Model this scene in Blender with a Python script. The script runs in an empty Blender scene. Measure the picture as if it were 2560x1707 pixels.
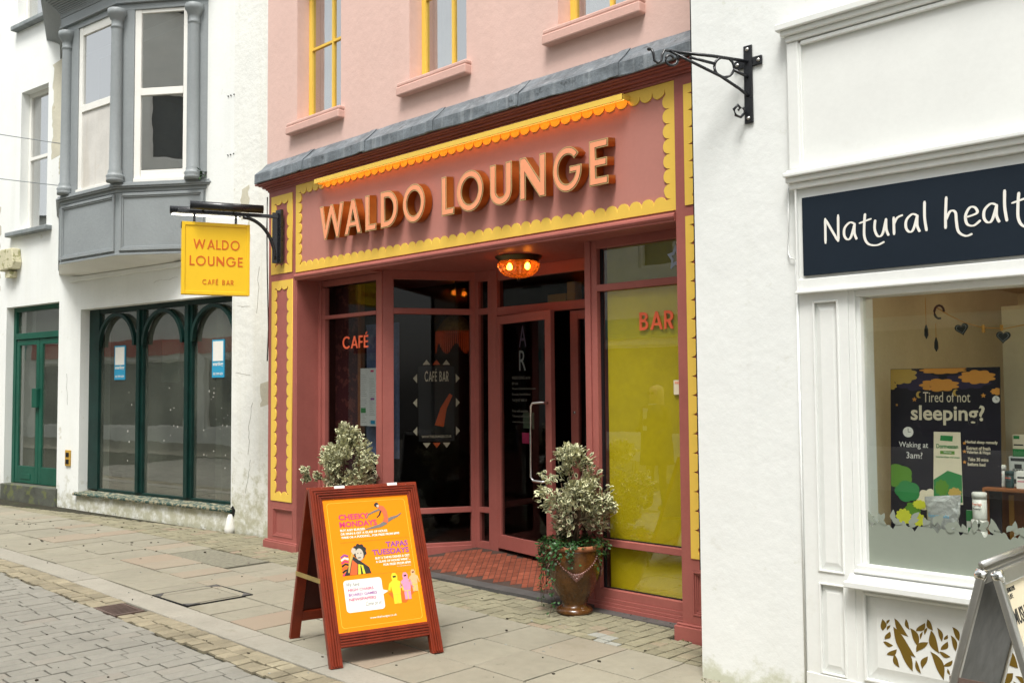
import bpy, bmesh, math, random
from mathutils import Matrix, Vector, noise
R=math.radians
random.seed(7)
sc=bpy.context.scene
# ------------------------------------------------------------------ camera
cam=bpy.data.cameras.new('camera'); camo=bpy.data.objects.new('camera',cam); sc.collection.objects.link(camo)
FPX=2400.; PITCH=math.atan(123/FPX); ROLL=R(0.45); YAW=math.atan(2450/(FPX/math.cos(PITCH)))
fh=Vector((-math.cos(YAW),math.sin(YAW),0)); F=fh*math.cos(PITCH)+Vector((0,0,math.sin(PITCH)))
R0=fh.cross(Vector((0,0,1))).normalized(); U0=R0.cross(F)
RX=R0*math.cos(ROLL)-U0*math.sin(ROLL); UX=U0*math.cos(ROLL)+R0*math.sin(ROLL)
camo.matrix_world=Matrix(((RX.x,UX.x,-F.x,9.033),(RX.y,UX.y,-F.y,-5.5),(RX.z,UX.z,-F.z,1.612),(0,0,0,1)))
cam.sensor_width=36; cam.lens=FPX/2560*36; cam.clip_start=.05; cam.clip_end=500
sc.camera=camo
# ------------------------------------------------------------------ world / light / exposure
w=bpy.data.worlds.new('World'); sc.world=w; w.use_nodes=True
nt=w.node_tree; bg=nt.nodes['Background']
sky=nt.nodes.new('ShaderNodeTexSky'); sky.sky_type='NISHITA'; sky.sun_disc=False
SUN_EL=R(63); SUN_AZ=R(150)      # compass style: 0 = +Y, clockwise
sky.sun_elevation=SUN_EL; sky.sun_rotation=SUN_AZ; sky.dust_density=3.0; sky.air_density=1.0
hs=nt.nodes.new('ShaderNodeHueSaturation'); hs.inputs['Saturation'].default_value=.22
gm=nt.nodes.new('ShaderNodeMixRGB'); gm.blend_type='MULTIPLY'; gm.inputs[0].default_value=1; gm.inputs[2].default_value=(.995,1.0,.96,1)
nt.links.new(sky.outputs[0],hs.inputs['Color']); nt.links.new(hs.outputs[0],gm.inputs[1]); nt.links.new(gm.outputs[0],bg.inputs[0])
bg.inputs[1].default_value=.142
sl=bpy.data.lights.new('sun','SUN'); sl.energy=2.0; sl.angle=R(20); sl.color=(1,.975,.94)
so=bpy.data.objects.new('sun',sl); sc.collection.objects.link(so)
d=Vector((math.sin(SUN_AZ)*math.cos(SUN_EL),math.cos(SUN_AZ)*math.cos(SUN_EL),math.sin(SUN_EL)))
so.rotation_euler=(-d).to_track_quat('-Z','Y').to_euler(); so.location=(6,-12,14)
sc.view_settings.view_transform='Standard'; sc.view_settings.look='None'; sc.view_settings.gamma=1
sc.view_settings.exposure=0.87
sc.render.engine='CYCLES'
try: sc.cycles.use_denoising=True
except Exception: pass
sc.cycles.max_bounces=8; sc.cycles.transparent_max_bounces=24
# ------------------------------------------------------------------ materials
def srgb(r,g,b): 
    f=lambda c:(c/255/12.92 if c/255<=.04045 else ((c/255+.055)/1.055)**2.4)
    return (f(r),f(g),f(b))
def nd(m,t): return m.node_tree.nodes.new(t)
def mat(name,col,rough=.6,metal=0,var=.12,vs=2.5,bump=.0,bs=80,rnd=0,coat=0,spec=.28,streak=None,patch=None,emis=None,estr=0,dirt=None,huev=0):
    """paint / stone material: base colour, soft mottling, optional vertical streaks, optional patches (colour,scale,threshold,softness), dirt near the ground with ragged edge"""
    m=bpy.data.materials.new(name); m.use_nodes=True; n=m.node_tree; L=n.links
    b=n.nodes['Principled BSDF']; b.inputs['Roughness'].default_value=rough; b.inputs['Metallic'].default_value=metal
    b.inputs['Specular IOR Level'].default_value=spec; b.inputs['Coat Weight'].default_value=coat; b.inputs['Coat Roughness'].default_value=.08
    tc=nd(m,'ShaderNodeNewGeometry'); cur=None
    rgb=nd(m,'ShaderNodeRGB'); rgb.outputs[0].default_value=(*col,1); cur=rgb.outputs[0]
    def noise_(scale,detail=6,vec=None,rough_=.6):
        q=nd(m,'ShaderNodeTexNoise'); q.inputs['Scale'].default_value=scale; q.inputs['Detail'].default_value=detail; q.inputs['Roughness'].default_value=rough_
        L.new(vec or tc.outputs['Position'],q.inputs['Vector']); return q.outputs['Fac']
    def mul(cur,fac_out,lo,hi,a=.3,bb=.7):
        mr=nd(m,'ShaderNodeMapRange'); L.new(fac_out,mr.inputs[0]); mr.inputs[1].default_value=a; mr.inputs[2].default_value=bb; mr.inputs[3].default_value=lo; mr.inputs[4].default_value=hi
        v=nd(m,'ShaderNodeVectorMath'); v.operation='SCALE'; L.new(cur,v.inputs[0]); L.new(mr.outputs[0],v.inputs['Scale']); return v.outputs[0]
    if var: cur=mul(cur,noise_(vs),1-var,1+var*.6); cur=mul(cur,noise_(vs*14,4),1-var*.5,1+var*.3)
    if rnd:
        oi=nd(m,'ShaderNodeObjectInfo'); ad=nd(m,'ShaderNodeMath'); ad.operation='ADD'; L.new(oi.outputs['Random'],ad.inputs[0]); L.new(tc.outputs['Random Per Island'],ad.inputs[1])
        fr=nd(m,'ShaderNodeMath'); fr.operation='FRACT'; L.new(ad.outputs[0],fr.inputs[0]); cur=mul(cur,fr.outputs[0],1-rnd,1+rnd*.8,0,1)
        if huev:
            h=nd(m,'ShaderNodeMixRGB'); h.inputs[2].default_value=(*huev,1)
            c=nd(m,'ShaderNodeMapRange'); L.new(fr.outputs[0],c.inputs[0]); c.inputs[1].default_value=.88; c.inputs[2].default_value=1.0; L.new(c.outputs[0],h.inputs[0]); L.new(cur,h.inputs[1]); cur=h.outputs[0]
    def over(cur,fac,c2):
        h=nd(m,'ShaderNodeMixRGB'); h.inputs[2].default_value=(*c2,1); L.new(fac,h.inputs[0]); L.new(cur,h.inputs[1]); return h.outputs[0]
    if streak:
        c2,amt,sx=streak
        mp=nd(m,'ShaderNodeMapping'); mp.inputs['Scale'].default_value=(sx,sx,sx*.07); L.new(tc.outputs['Position'],mp.inputs[0])
        q=noise_(1,5,mp.outputs[0]); mr=nd(m,'ShaderNodeMapRange'); L.new(q,mr.inputs[0]); mr.inputs[1].default_value=.52; mr.inputs[2].default_value=.78; mr.inputs[4].default_value=amt
        cur=over(cur,mr.outputs[0],c2)
    for pt in (patch or []):
        c2,s_,th,so_,amt=pt
        q=noise_(s_,8,None,.68); mr=nd(m,'ShaderNodeMapRange'); L.new(q,mr.inputs[0]); mr.inputs[1].default_value=th; mr.inputs[2].default_value=th+so_; mr.inputs[4].default_value=amt
        cur=over(cur,mr.outputs[0],c2)
    if dirt:
        c2,h0,amt,ns=dirt
        sp=nd(m,'ShaderNodeSeparateXYZ'); L.new(tc.outputs['Position'],sp.inputs[0])
        mr=nd(m,'ShaderNodeMapRange'); L.new(sp.outputs[2],mr.inputs[0]); mr.inputs[1].default_value=-.05; mr.inputs[2].default_value=h0; mr.inputs[3].default_value=.34; mr.inputs[4].default_value=0
        q=noise_(ns,8,None,.7); a=nd(m,'ShaderNodeMath'); a.operation='ADD'; L.new(mr.outputs[0],a.inputs[0]); L.new(q,a.inputs[1])
        m2=nd(m,'ShaderNodeMapRange'); L.new(a.outputs[0],m2.inputs[0]); m2.inputs[1].default_value=.64; m2.inputs[2].default_value=.84; m2.inputs[4].default_value=amt
        cur=over(cur,m2.outputs[0],c2)
    L.new(cur,b.inputs['Base Color'])
    if bump:
        bp=nd(m,'ShaderNodeBump'); bp.inputs['Strength'].default_value=min(1,bump*1.0); bp.inputs['Distance'].default_value=.004 if bs>25 else .012
        L.new(noise_(bs,6),bp.inputs['Height']); L.new(bp.outputs[0],b.inputs['Normal'])
    if rough>.2:
        q=noise_(vs*5,4); mr=nd(m,'ShaderNodeMapRange'); L.new(q,mr.inputs[0]); mr.inputs[3].default_value=rough-.1; mr.inputs[4].default_value=min(1,rough+.12); L.new(mr.outputs[0],b.inputs['Roughness'])
    if emis: b.inputs['Emission Color'].default_value=(*emis,1); b.inputs['Emission Strength'].default_value=estr
    return m
def glassmat(name,tint=(1,1,1),base=.03,gain=1.2,rough=0.0,wave=.0,dust=0):
    m=bpy.data.materials.new(name); m.use_nodes=True; n=m.node_tree; L=n.links; n.nodes.clear()
    o=nd(m,'ShaderNodeOutputMaterial'); mx=nd(m,'ShaderNodeMixShader'); t=nd(m,'ShaderNodeBsdfTransparent'); g=nd(m,'ShaderNodeBsdfGlossy')
    t.inputs[0].default_value=(*tint,1); g.inputs['Roughness'].default_value=rough
    f=nd(m,'ShaderNodeFresnel'); f.inputs[0].default_value=1.5; ma=nd(m,'ShaderNodeMath'); ma.operation='MULTIPLY_ADD'; ma.inputs[1].default_value=gain; ma.inputs[2].default_value=base
    ge=nd(m,'ShaderNodeNewGeometry'); fr=nd(m,'ShaderNodeMath'); fr.operation='SUBTRACT'; fr.inputs[0].default_value=1; L.new(ge.outputs['Backfacing'],fr.inputs[1])
    m3=nd(m,'ShaderNodeMath'); m3.operation='MULTIPLY'; L.new(f.outputs[0],ma.inputs[0]); L.new(ma.outputs[0],m3.inputs[0]); L.new(fr.outputs[0],m3.inputs[1])
    L.new(m3.outputs[0],mx.inputs[0]); L.new(t.outputs[0],mx.inputs[1]); L.new(g.outputs[0],mx.inputs[2]); L.new(mx.outputs[0],o.inputs[0])
    if dust:
        df=nd(m,'ShaderNodeBsdfDiffuse'); df.inputs[0].default_value=(.42,.44,.36,1); md=nd(m,'ShaderNodeMixShader'); q=nd(m,'ShaderNodeTexNoise'); q.inputs['Scale'].default_value=1.7; q.inputs['Detail'].default_value=8; L.new(ge.outputs['Position'],q.inputs['Vector'])
        mr=nd(m,'ShaderNodeMapRange'); L.new(q.outputs['Fac'],mr.inputs[0]); mr.inputs[1].default_value=.3; mr.inputs[2].default_value=.7; mr.inputs[3].default_value=dust*.5; mr.inputs[4].default_value=dust*1.5
        L.new(mr.outputs[0],md.inputs[0]); L.new(mx.outputs[0],md.inputs[1]); L.new(df.outputs[0],md.inputs[2]); L.new(md.outputs[0],o.inputs[0])
    if wave:
        q=nd(m,'ShaderNodeTexNoise'); q.inputs['Scale'].default_value=2.2; L.new(ge.outputs['Position'],q.inputs['Vector'])
        bp=nd(m,'ShaderNodeBump'); bp.inputs['Strength'].default_value=wave; bp.inputs['Distance'].default_value=.02; L.new(q.outputs['Fac'],bp.inputs['Height']); L.new(bp.outputs[0],g.inputs['Normal'])
    return m
def flat(name,col,rough=.6,**k): return mat(name,col,rough,var=k.pop('var',.05),**k)
OCH=(.22,.20,.07); GRN=(.20,.22,.10)
M={}
M['wallwhite']=mat('white_render_old',(.80,.815,.79),.85,var=.04,bump=.4,bs=30,dirt=((.36,.34,.20),.6,.7,7),streak=((.55,.54,.45),.25,2.2),patch=[((.50,.46,.36),1.1,.70,.02,.5)])
M['wallpier']=mat('white_render_peeling',(.78,.785,.74),.88,var=.06,bump=.6,bs=14,dirt=((.34,.32,.17),1.2,.7,8),patch=[((.45,.40,.26),2.3,.69,.015,.6)],streak=((.50,.46,.30),.35,5))
M['wallright']=mat('white_masonry_paint',(.755,.77,.75),.75,var=.03,bump=.28,bs=11,dirt=((.36,.37,.2),.16,.6,7),streak=((.60,.61,.56),.35,3.5),patch=[((.64,.64,.59),9,.64,.04,.4),((.30,.28,.22),13,.80,.01,.6)])
M['shopwhite']=mat('white_gloss_paint',(.755,.765,.74),.42,var=.04,bump=.12,bs=40,patch=[((.50,.48,.40),26,.74,.02,.55),((.64,.63,.57),3,.60,.1,.4)])
M['pink']=mat('pink_masonry_paint',(.69,.475,.415),.8,var=.05,vs=1.2,bump=.3,bs=14,streak=((.60,.39,.33),.28,4),patch=[((.60,.40,.34),5,.68,.05,.4)])
M['pinksill']=mat('pink_sill_paint',(.64,.40,.34),.75,var=.08,bump=.4,bs=40)
M['terra']=mat('terracotta_gloss_paint',(.345,.108,.090),.45,var=.10,vs=3,bump=.12,bs=25,spec=.25,patch=[((.46,.19,.16),34,.75,.01,.5)],streak=((.27,.08,.065),.35,7))
M['terrafield']=mat('terracotta_fascia_paint',(.46,.195,.16),.55,var=.05,vs=2,streak=((.38,.15,.12),.25,6))
M['yellow']=mat('yellow_scallop_paint',(.78,.52,.085),.45,var=.04)
M['lead']=mat('lead_sheet',(.19,.215,.235),.5,.25,var=.4,vs=6,bump=.5,bs=22,streak=((.38,.40,.41),.85,14),patch=[((.06,.065,.07),7,.60,.05,.8),((.40,.42,.42),18,.66,.04,.6)])
M['grey']=mat('grey_gloss_paint',(.262,.285,.292),.45,var=.08,bump=.25,bs=24,patch=[((.10,.10,.09),30,.74,.01,.8)])
M['sash']=mat('white_sash_paint',(.78,.77,.72),.5,var=.06,patch=[((.35,.30,.22),18,.72,.02,.7)])
M['green']=mat('dark_green_paint',(.005,.028,.023),.4,var=.3,vs=6,bump=.15,patch=[((.30,.32,.28),42,.745,.01,.6)])
M['doorgreen']=mat('green_door_paint',(.010,.085,.055),.42,var=.2,patch=[((.30,.34,.28),40,.76,.01,.6)])
M['sillgreen']=mat('flaking_green_sill',(.03,.07,.06),.8,var=.3,bump=.8,bs=30,patch=[((.34,.30,.20),22,.50,.03,.85),((.55,.54,.48),34,.62,.02,.9)])
M['board']=mat('weathered_plywood',(.60,.58,.54),.8,var=.12,vs=4,streak=((.42,.36,.27),.6,5),patch=[((.55,.33,.14),3,.64,.03,.7)])
M['glass']=glassmat('shop_glass',(.93,.95,.94),.03,1.2)
M['glassbar']=glassmat('bar_window_glass',(.97,.98,.97),.08,1.9,0,.02)
M['glassold']=glassmat('dusty_old_glass',(.78,.82,.79),.15,1.6,0.015,.05,dust=.07)
M['glassdark']=glassmat('cafe_glass',(.75,.76,.76),.0,.6)
M['glassup']=glassmat('upper_window_glass',(.85,.88,.9),.55,1.3,0,.05)
M['frost']=mat('frosted_film',(.225,.25,.205),.55,var=.03)
M['black']=mat('black_iron_paint',(.012,.013,.016),.28,var=.2,bump=.4,bs=60,spec=.6)
M['blackplain']=flat('black_plastic',(.012,.010,.012),.4)
M['darkroom']=mat('dark_interior',(.035,.02,.016),.8,var=.2)
M['darkwood']=mat('dark_floor',(.05,.03,.02),.45,var=.3)
M['greyroom']=mat('empty_shop_walls',(.36,.36,.31),.9,var=.15,vs=1.2)
M['roomfloor']=mat('empty_shop_floor',(.20,.19,.16),.6,var=.25)
M['cream']=mat('cream_interior',(.55,.46,.30),.8,var=.08)
M['slab']=mat('buff_paving_slab',(.275,.255,.195),.8,var=.14,vs=1.0,bump=.8,bs=110,rnd=.06,huev=(.285,.225,.165),patch=[((.40,.40,.35),60,.755,.01,.6),((.18,.16,.10),1.8,.58,.12,.45),((.12,.105,.075),9,.62,.06,.4)])
M['sett']=mat('buff_sett',(.245,.225,.15),.85,var=.22,vs=3,bump=.6,bs=90,rnd=.12,huev=(.27,.21,.15),patch=[((.17,.17,.07),2.5,.58,.1,.45)])
M['settpale']=mat('pale_new_sett',(.31,.31,.27),.85,var=.15,bump=.5,bs=90)
M['settgut']=mat('brown_gutter_sett',(.27,.235,.16),.82,var=.25,vs=4,bump=.7,bs=70,rnd=.2,patch=[((.13,.11,.07),5,.60,.08,.6)])
M['kerb']=mat('granite_kerb',(.31,.29,.24),.85,var=.12,bump=.7,bs=140,rnd=.04,patch=[((.20,.18,.14),55,.60,.05,.5),((.18,.165,.12),4,.6,.1,.4)])
M['block']=mat('grey_block_paver',(.245,.235,.200),.85,var=.14,vs=1.6,bump=.7,bs=150,rnd=.06,huev=(.235,.215,.18),patch=[((.13,.12,.10),70,.60,.05,.5),((.17,.155,.12),3,.60,.1,.35),((.40,.39,.34),85,.72,.03,.5)])
M['joint']=mat('sandy_joint_bed',(.035,.032,.02),.95,var=.35,vs=9,bump=.8,bs=60,patch=[((.05,.065,.02),6,.58,.06,.6)])
M['asphalt']=mat('grey_asphalt_patch',(.21,.20,.15),.9,var=.3,vs=25,bump=1,bs=120)
M['lobby']=mat('red_quarry_tile',(.24,.068,.038),.55,var=.25,vs=8,rnd=.2,bump=.3)
M['lobbyjoint']=mat('dark_tile_grout',(.07,.045,.035),.8,var=.3)
M['strip']=mat('dark_slate_threshold',(.095,.09,.085),.6,var=.25,vs=5,bump=.5,bs=60)
M['wood']=mat('mahogany_varnish',(.20,.024,.006),.36,var=.25,vs=9,spec=.3,streak=((.08,.006,.002),.4,30))
M['wooddark']=mat('dark_back_board',(.05,.008,.005),.4,var=.3)
M['brass']=mat('brass_strip',(.55,.40,.14),.4,.8,var=.2)
M['poster']=flat('orange_poster',(.95,.255,.004),.55,var=.02,spec=.15)
M['posterline']=flat('poster_light_orange',(.95,.52,.05),.4)
M['signyellow']=flat('sign_yellow',(.86,.55,.02),.38,var=.03)
M['signorange']=flat('sign_orange_text',(.66,.14,.015),.5)
M['lface']=flat('peach_letter_face',(.84,.33,.17),.5,var=.05)
M['lside']=mat('copper_letter_side',(.50,.17,.03),.34,.9,var=.08,vs=3)
M['lrim']=mat('gilt_letter_rim',(.85,.62,.28),.35,.8,var=.1)
M['magenta']=flat('magenta_print',(.62,.045,.15),.5); M['purple']=flat('purple_print',(.28,.07,.30),.5)
M['white']=flat('white_print',(.80,.78,.72),.5); M['offwhite']=flat('cream_print',(.75,.66,.48),.5)
M['dimprint']=flat('dim_cream_print',(.09,.085,.07),.6); M['ink']=flat('black_print',(.02,.02,.02),.5); M['navy']=flat('navy_board',(.011,.018,.028),.6,var=.08,spec=.15)
M['posternavy']=flat('dark_poster',(.012,.010,.018),.35,var=.1)
M['postorange']=flat('poster_cloud_orange',(.70,.30,.05),.5); M['postgold']=flat('poster_gold',(.55,.36,.08),.5)
M['leafgold']=flat('bronze_leaf_transfer',(.155,.095,.012),.4,var=.1)
M['red']=flat('red_vinyl',(.80,.14,.06),.4); M['gorange']=flat('coral_print',(.7,.12,.03),.5)
M['olive']=mat('yellow_green_blind',(.56,.44,.008),.55,var=.12,vs=1.5)
M['olivedark']=mat('dark_shaded_blind',(.22,.20,.008),.5,var=.15)  # darker upper blind; the soffit's shade is partly put into its colour
M['blue']=flat('blue_print',(.03,.30,.50),.5)
M['glaze']=mat('honey_glaze',(.115,.045,.009),.24,var=.5,vs=7,coat=.6,bump=.25,bs=18,patch=[((.025,.010,.005),30,.62,.03,.85),((.08,.025,.01),6,.55,.1,.6)])
M['rim']=mat('terracotta_rim',(.33,.13,.06),.6,var=.2)
M['festoon']=mat('mauve_glaze',(.25,.12,.10),.18,var=.3,coat=.8)
M['soil']=mat('soil',(.04,.03,.018),.95,var=.4,bump=1,bs=50)
M['bark']=mat('bark',(.11,.07,.045),.9,var=.3)
M['leafcream']=mat('variegated_leaf_edge',(.62,.61,.38),.5,var=.2,vs=9,rnd=.35)
M['leafgreen']=mat('variegated_leaf_centre',(.065,.085,.030),.5,var=.3,vs=9,rnd=.3)
M['leafpink']=mat('variegated_leaf_lower',(.40,.31,.21),.5,var=.2,vs=9,rnd=.25)
M['ivy']=mat('ivy_leaf',(.030,.085,.022),.38,var=.3,vs=12,rnd=.35)
M['alu']=mat('brushed_aluminium',(.52,.51,.48),.34,.85,var=.05,vs=8)
M['chrome']=mat('chrome_corner',(.80,.80,.78),.08,1,var=.02)
M['steel']=mat('steel_handle',(.62,.62,.62),.18,1,var=.03)
M['acrylic']=mat('dark_poster_behind_film',(.035,.035,.028),.35,var=.3,vs=3)
M['crate']=mat('orange_pine_crate',(.26,.085,.022),.6,var=.25,vs=9,streak=((.12,.04,.01),.5,14))
M['foil']=mat('silver_foil',(.66,.66,.63),.22,.6,var=.2,bump=1,bs=14)
M['plasticwhite']=flat('white_plastic',(.72,.70,.64),.35)
M['bottlegreen']=flat('dark_green_bottle',(.02,.05,.05),.25)
M['boxgreen']=flat('green_print',(.03,.22,.06),.5); M['leaffresh']=flat('fresh_green_print',(.10,.25,.02),.5); M['hop']=flat('hop_yellow_print',(.62,.62,.04),.5)
M['slate']=mat('slate_heart',(.03,.035,.035),.8,var=.3)
M['rope']=flat('orange_twine',(.55,.28,.06),.8)
M['lampglass']=None
M['paper']=flat('menu_paper',(.66,.68,.64),.5)
M['damask']=mat('burgundy_damask',(.05,.009,.014),.7,var=.1,patch=[((.16,.045,.035),9,.54,.01,.8)])
M['bluepaint']=mat('blue_canvas',(.17,.24,.42),.5,var=.4,vs=2.2,patch=[((.42,.50,.60),3.5,.55,.15,.7)])
M['shade']=mat('red_fringe',(.20,.03,.012),.9,var=.4,vs=30,emis=(.9,.10,.015),estr=.05)
M['shadeolive']=mat('olive_fringe',(.20,.12,.03),.9,var=.4,vs=30)
M['iron']=mat('rusty_iron',(.17,.12,.10),.6,.4,var=.3,bump=.5)
M['darkslot']=flat('slot',(.01,.01,.01),.9)
M['skin']=flat('skin',(.55,.32,.22),.55); M['hair']=flat('blond_hair',(.45,.33,.16),.6); M['coat']=flat('black_coat',(.018,.018,.02),.8); M['scarf']=flat('pale_scarf',(.5,.55,.6),.8)
M['alarm']=mat('weathered_alarm_box',(.62,.58,.40),.6,var=.15,patch=[((.22,.22,.08),10,.55,.04,.8)])
M['ylamp']=mat('ochre_vent',(.50,.30,.05),.6,var=.3)
M['stone']=mat('grey_doorstep',(.10,.105,.085),.85,var=.3,vs=4,bump=.5,bs=40,patch=[((.16,.18,.06),5,.55,.06,.7)])
M['sillstone']=mat('grey_stone_sill',(.25,.275,.28),.75,var=.25,vs=10,bump=.6)
M['curtain']=mat('pale_curtain',(.62,.60,.52),.9,var=.15,vs=6)
M['opp1']=mat('pale_opposite_render',(.72,.73,.68),.8,var=.08); M['opp2']=mat('grey_opposite_render',(.50,.50,.46),.8,var=.1); M['roofslate']=mat('roof_slate',(.16,.17,.18),.7,var=.2)
M['oppred']=flat('red_shop_band',(.42,.03,.03),.5); M['oppteal']=flat('teal_shop_front',(.03,.30,.28),.5); M['oppglass']=flat('opposite_dark_glass',(.11,.12,.115),.3)
# ------------------------------------------------------------------ helpers
COL=sc.collection
class MB:
    def __init__(s): s.v=[]; s.f=[]; s.sm=[]
    def add(s,vs,fs,T=None,smooth=False):
        o=len(s.v); s.v+= [tuple(T@Vector(p)) if T else tuple(p) for p in vs]; s.f+=[tuple(i+o for i in f) for f in fs]; s.sm+=[smooth]*len(fs); return s
    def box(s,x0,x1,y0,y1,z0,z1,T=None):
        vs=[(x0,y0,z0),(x1,y0,z0),(x1,y1,z0),(x0,y1,z0),(x0,y0,z1),(x1,y0,z1),(x1,y1,z1),(x0,y1,z1)]
        return s.add(vs,[(0,3,2,1),(4,5,6,7),(0,1,5,4),(1,2,6,5),(2,3,7,6),(3,0,4,7)],T)
    def prism(s,pts,z0,z1,T=None,ch=0):
        """extrude polygon pts (x,y) from z0 to z1; ch = chamfer of the top edge"""
        n=len(pts)
        if sum(pts[i][0]*pts[(i+1)%n][1]-pts[(i+1)%n][0]*pts[i][1] for i in range(n))<0: pts=pts[::-1]
        if ch:
            cx=sum(p[0] for p in pts)/n; cy=sum(p[1] for p in pts)/n
            ins=[]
            for x,y in pts:
                dx,dy=cx-x,cy-y; l=math.hypot(dx,dy) or 1; k=ch*1.4/l; ins.append((x+dx*k,y+dy*k))
            vs=[(x,y,z0) for x,y in pts]+[(x,y,z1-ch*.6) for x,y in pts]+[(x,y,z1) for x,y in ins]
            fs=[tuple(range(2*n,3*n))]
            for i in range(n):
                j=(i+1)%n; fs+=[(i,j,n+j,n+i),(n+i,n+j,2*n+j,2*n+i)]
        else:
            vs=[(x,y,z0) for x,y in pts]+[(x,y,z1) for x,y in pts]
            fs=[tuple(range(n,2*n)),tuple(range(n))[::-1]]+[(i,(i+1)%n,n+(i+1)%n,n+i) for i in range(n)]
        return s.add(vs,fs,T)
    def lathe(s,prof,seg=24,c=(0,0,0),T=None,smooth=True,rib=0,ribn=0):
        vs=[];fs=[]
        for r,z in prof:
            for k in range(seg):
                a=2*math.pi*k/seg; rr=r*(1+(rib*math.cos(ribn*a) if ribn else 0)); vs.append((c[0]+rr*math.cos(a),c[1]+rr*math.sin(a),c[2]+z))
        for i in range(len(prof)-1):
            for k in range(seg):
                j=(k+1)%seg; fs.append((i*seg+k,i*seg+j,(i+1)*seg+j,(i+1)*seg+k))
        if prof[0][0]>1e-5: fs.append(tuple(range(seg))[::-1])
        if prof[-1][0]>1e-5: fs.append(tuple((len(prof)-1)*seg+k for k in range(seg)))
        return s.add(vs,fs,T,smooth)
    def tube(s,pts,r,seg=8,T=None,flatten=1):
        pts=[Vector(p) for p in pts]; vs=[];fs=[]; up=Vector((0,0,1)); n=len(pts)
        for i,p in enumerate(pts):
            t=(pts[min(i+1,n-1)]-pts[max(i-1,0)]).normalized()
            a=t.cross(up); a=a.normalized() if a.length>1e-3 else Vector((1,0,0)); b=a.cross(t).normalized()
            rr=r[i] if isinstance(r,(list,tuple)) else r
            for k in range(seg):
                an=2*math.pi*k/seg; vs.append(tuple(p+a*math.cos(an)*rr*flatten+b*math.sin(an)*rr))
        for i in range(n-1):
            for k in range(seg):
                j=(k+1)%seg; fs.append((i*seg+k,i*seg+j,(i+1)*seg+j,(i+1)*seg+k))
        fs.append(tuple(range(seg))[::-1]); fs.append(tuple((n-1)*seg+k for k in range(seg)))
        return s.add(vs,fs,T,True)
    def wall(s,x0,x1,z0,z1,ops,y0,y1,T=None,thick=None):
        """front face at y0 with rectangular openings (a,b,c,d), reveals back to y1 and closed outer edges"""
        xs=sorted({x0,x1,*[o[0] for o in ops],*[o[1] for o in ops]}); zs=sorted({z0,z1,*[o[2] for o in ops],*[o[3] for o in ops]})
        for i in range(len(xs)-1):
            for j in range(len(zs)-1):
                cx=(xs[i]+xs[i+1])/2; cz=(zs[j]+zs[j+1])/2
                if cx<x0 or cx>x1 or cz<z0 or cz>z1 or any(o[0]<cx<o[1] and o[2]<cz<o[3] for o in ops): continue
                a,b,c,d_=xs[i],xs[i+1],zs[j],zs[j+1]
                s.add([(a,y0,c),(b,y0,c),(b,y0,d_),(a,y0,d_)],[(0,1,2,3)],T); s.add([(a,y1,c),(b,y1,c),(b,y1,d_),(a,y1,d_)],[(3,2,1,0)],T)
        for a,b,c,d_ in list(ops):
            for p,q,fl in (((a,c),(b,c),0),((b,c),(b,d_),0),((b,d_),(a,d_),0),((a,d_),(a,c),0)):
                s.add([(p[0],y0,p[1]),(q[0],y0,q[1]),(q[0],y1,q[1]),(p[0],y1,p[1])],[(3,2,1,0)],T)
        for p,q in (((x0,z0),(x1,z0)),((x1,z0),(x1,z1)),((x1,z1),(x0,z1)),((x0,z1),(x0,z0))):
            s.add([(p[0],y0,p[1]),(q[0],y0,q[1]),(q[0],y1,q[1]),(p[0],y1,p[1])],[(0,1,2,3)],T)
        return s
    def frame(s,x0,x1,z0,z1,w,y0,y1,T=None,wt=None,wb=None):
        wt=wt or w; wb=wb or w
        s.box(x0,x0+w,y0,y1,z0,z1,T); s.box(x1-w,x1,y0,y1,z0,z1,T); s.box(x0+w,x1-w,y0,y1,z0,z0+wb,T); s.box(x0+w,x1-w,y0,y1,z1-wt,z1,T); return s
def link(name,me,m,parent=None,bevel=0,**props):
    o=bpy.data.objects.new(name,me); COL.objects.link(o)
    if m is not None and not me.materials: me.materials.append(m)
    if parent: o.parent=parent
    if bevel:
        b=o.modifiers.new('bevel','BEVEL'); b.width=bevel; b.segments=2; b.limit_method='ANGLE'; b.angle_limit=R(40)
    for k,v in props.items(): o[k]=v
    return o
def obj(name,mb,m,parent=None,bevel=0,**props):
    me=bpy.data.meshes.new(name); me.from_pydata(mb.v,[],mb.f); 
    if any(mb.sm): me.polygons.foreach_set('use_smooth',mb.sm)
    me.update(); return link(name,me,m,parent,bevel,**props)
def thing(name,label,cat,loc=(0,0,0),rz=0,group=None):
    o=bpy.data.objects.new(name,None); COL.objects.link(o); o.location=loc; o.rotation_euler=(0,0,rz); o.empty_display_size=.2
    o['label']=label; o['category']=cat
    if group: o['group']=group
    return o
def frameM(o,ex,up):
    ex=Vector(ex).normalized(); up=Vector(up).normalized(); n=ex.cross(up); o=Vector(o)
    return Matrix(((ex.x,up.x,n.x,o.x),(ex.y,up.y,n.y,o.y),(ex.z,up.z,n.z,o.z),(0,0,0,1)))
def curve_mesh(cu):
    o=bpy.data.objects.new('tmp',cu); me=bpy.data.meshes.new_from_object(o); bpy.data.objects.remove(o); bpy.data.curves.remove(cu); return me
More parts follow.
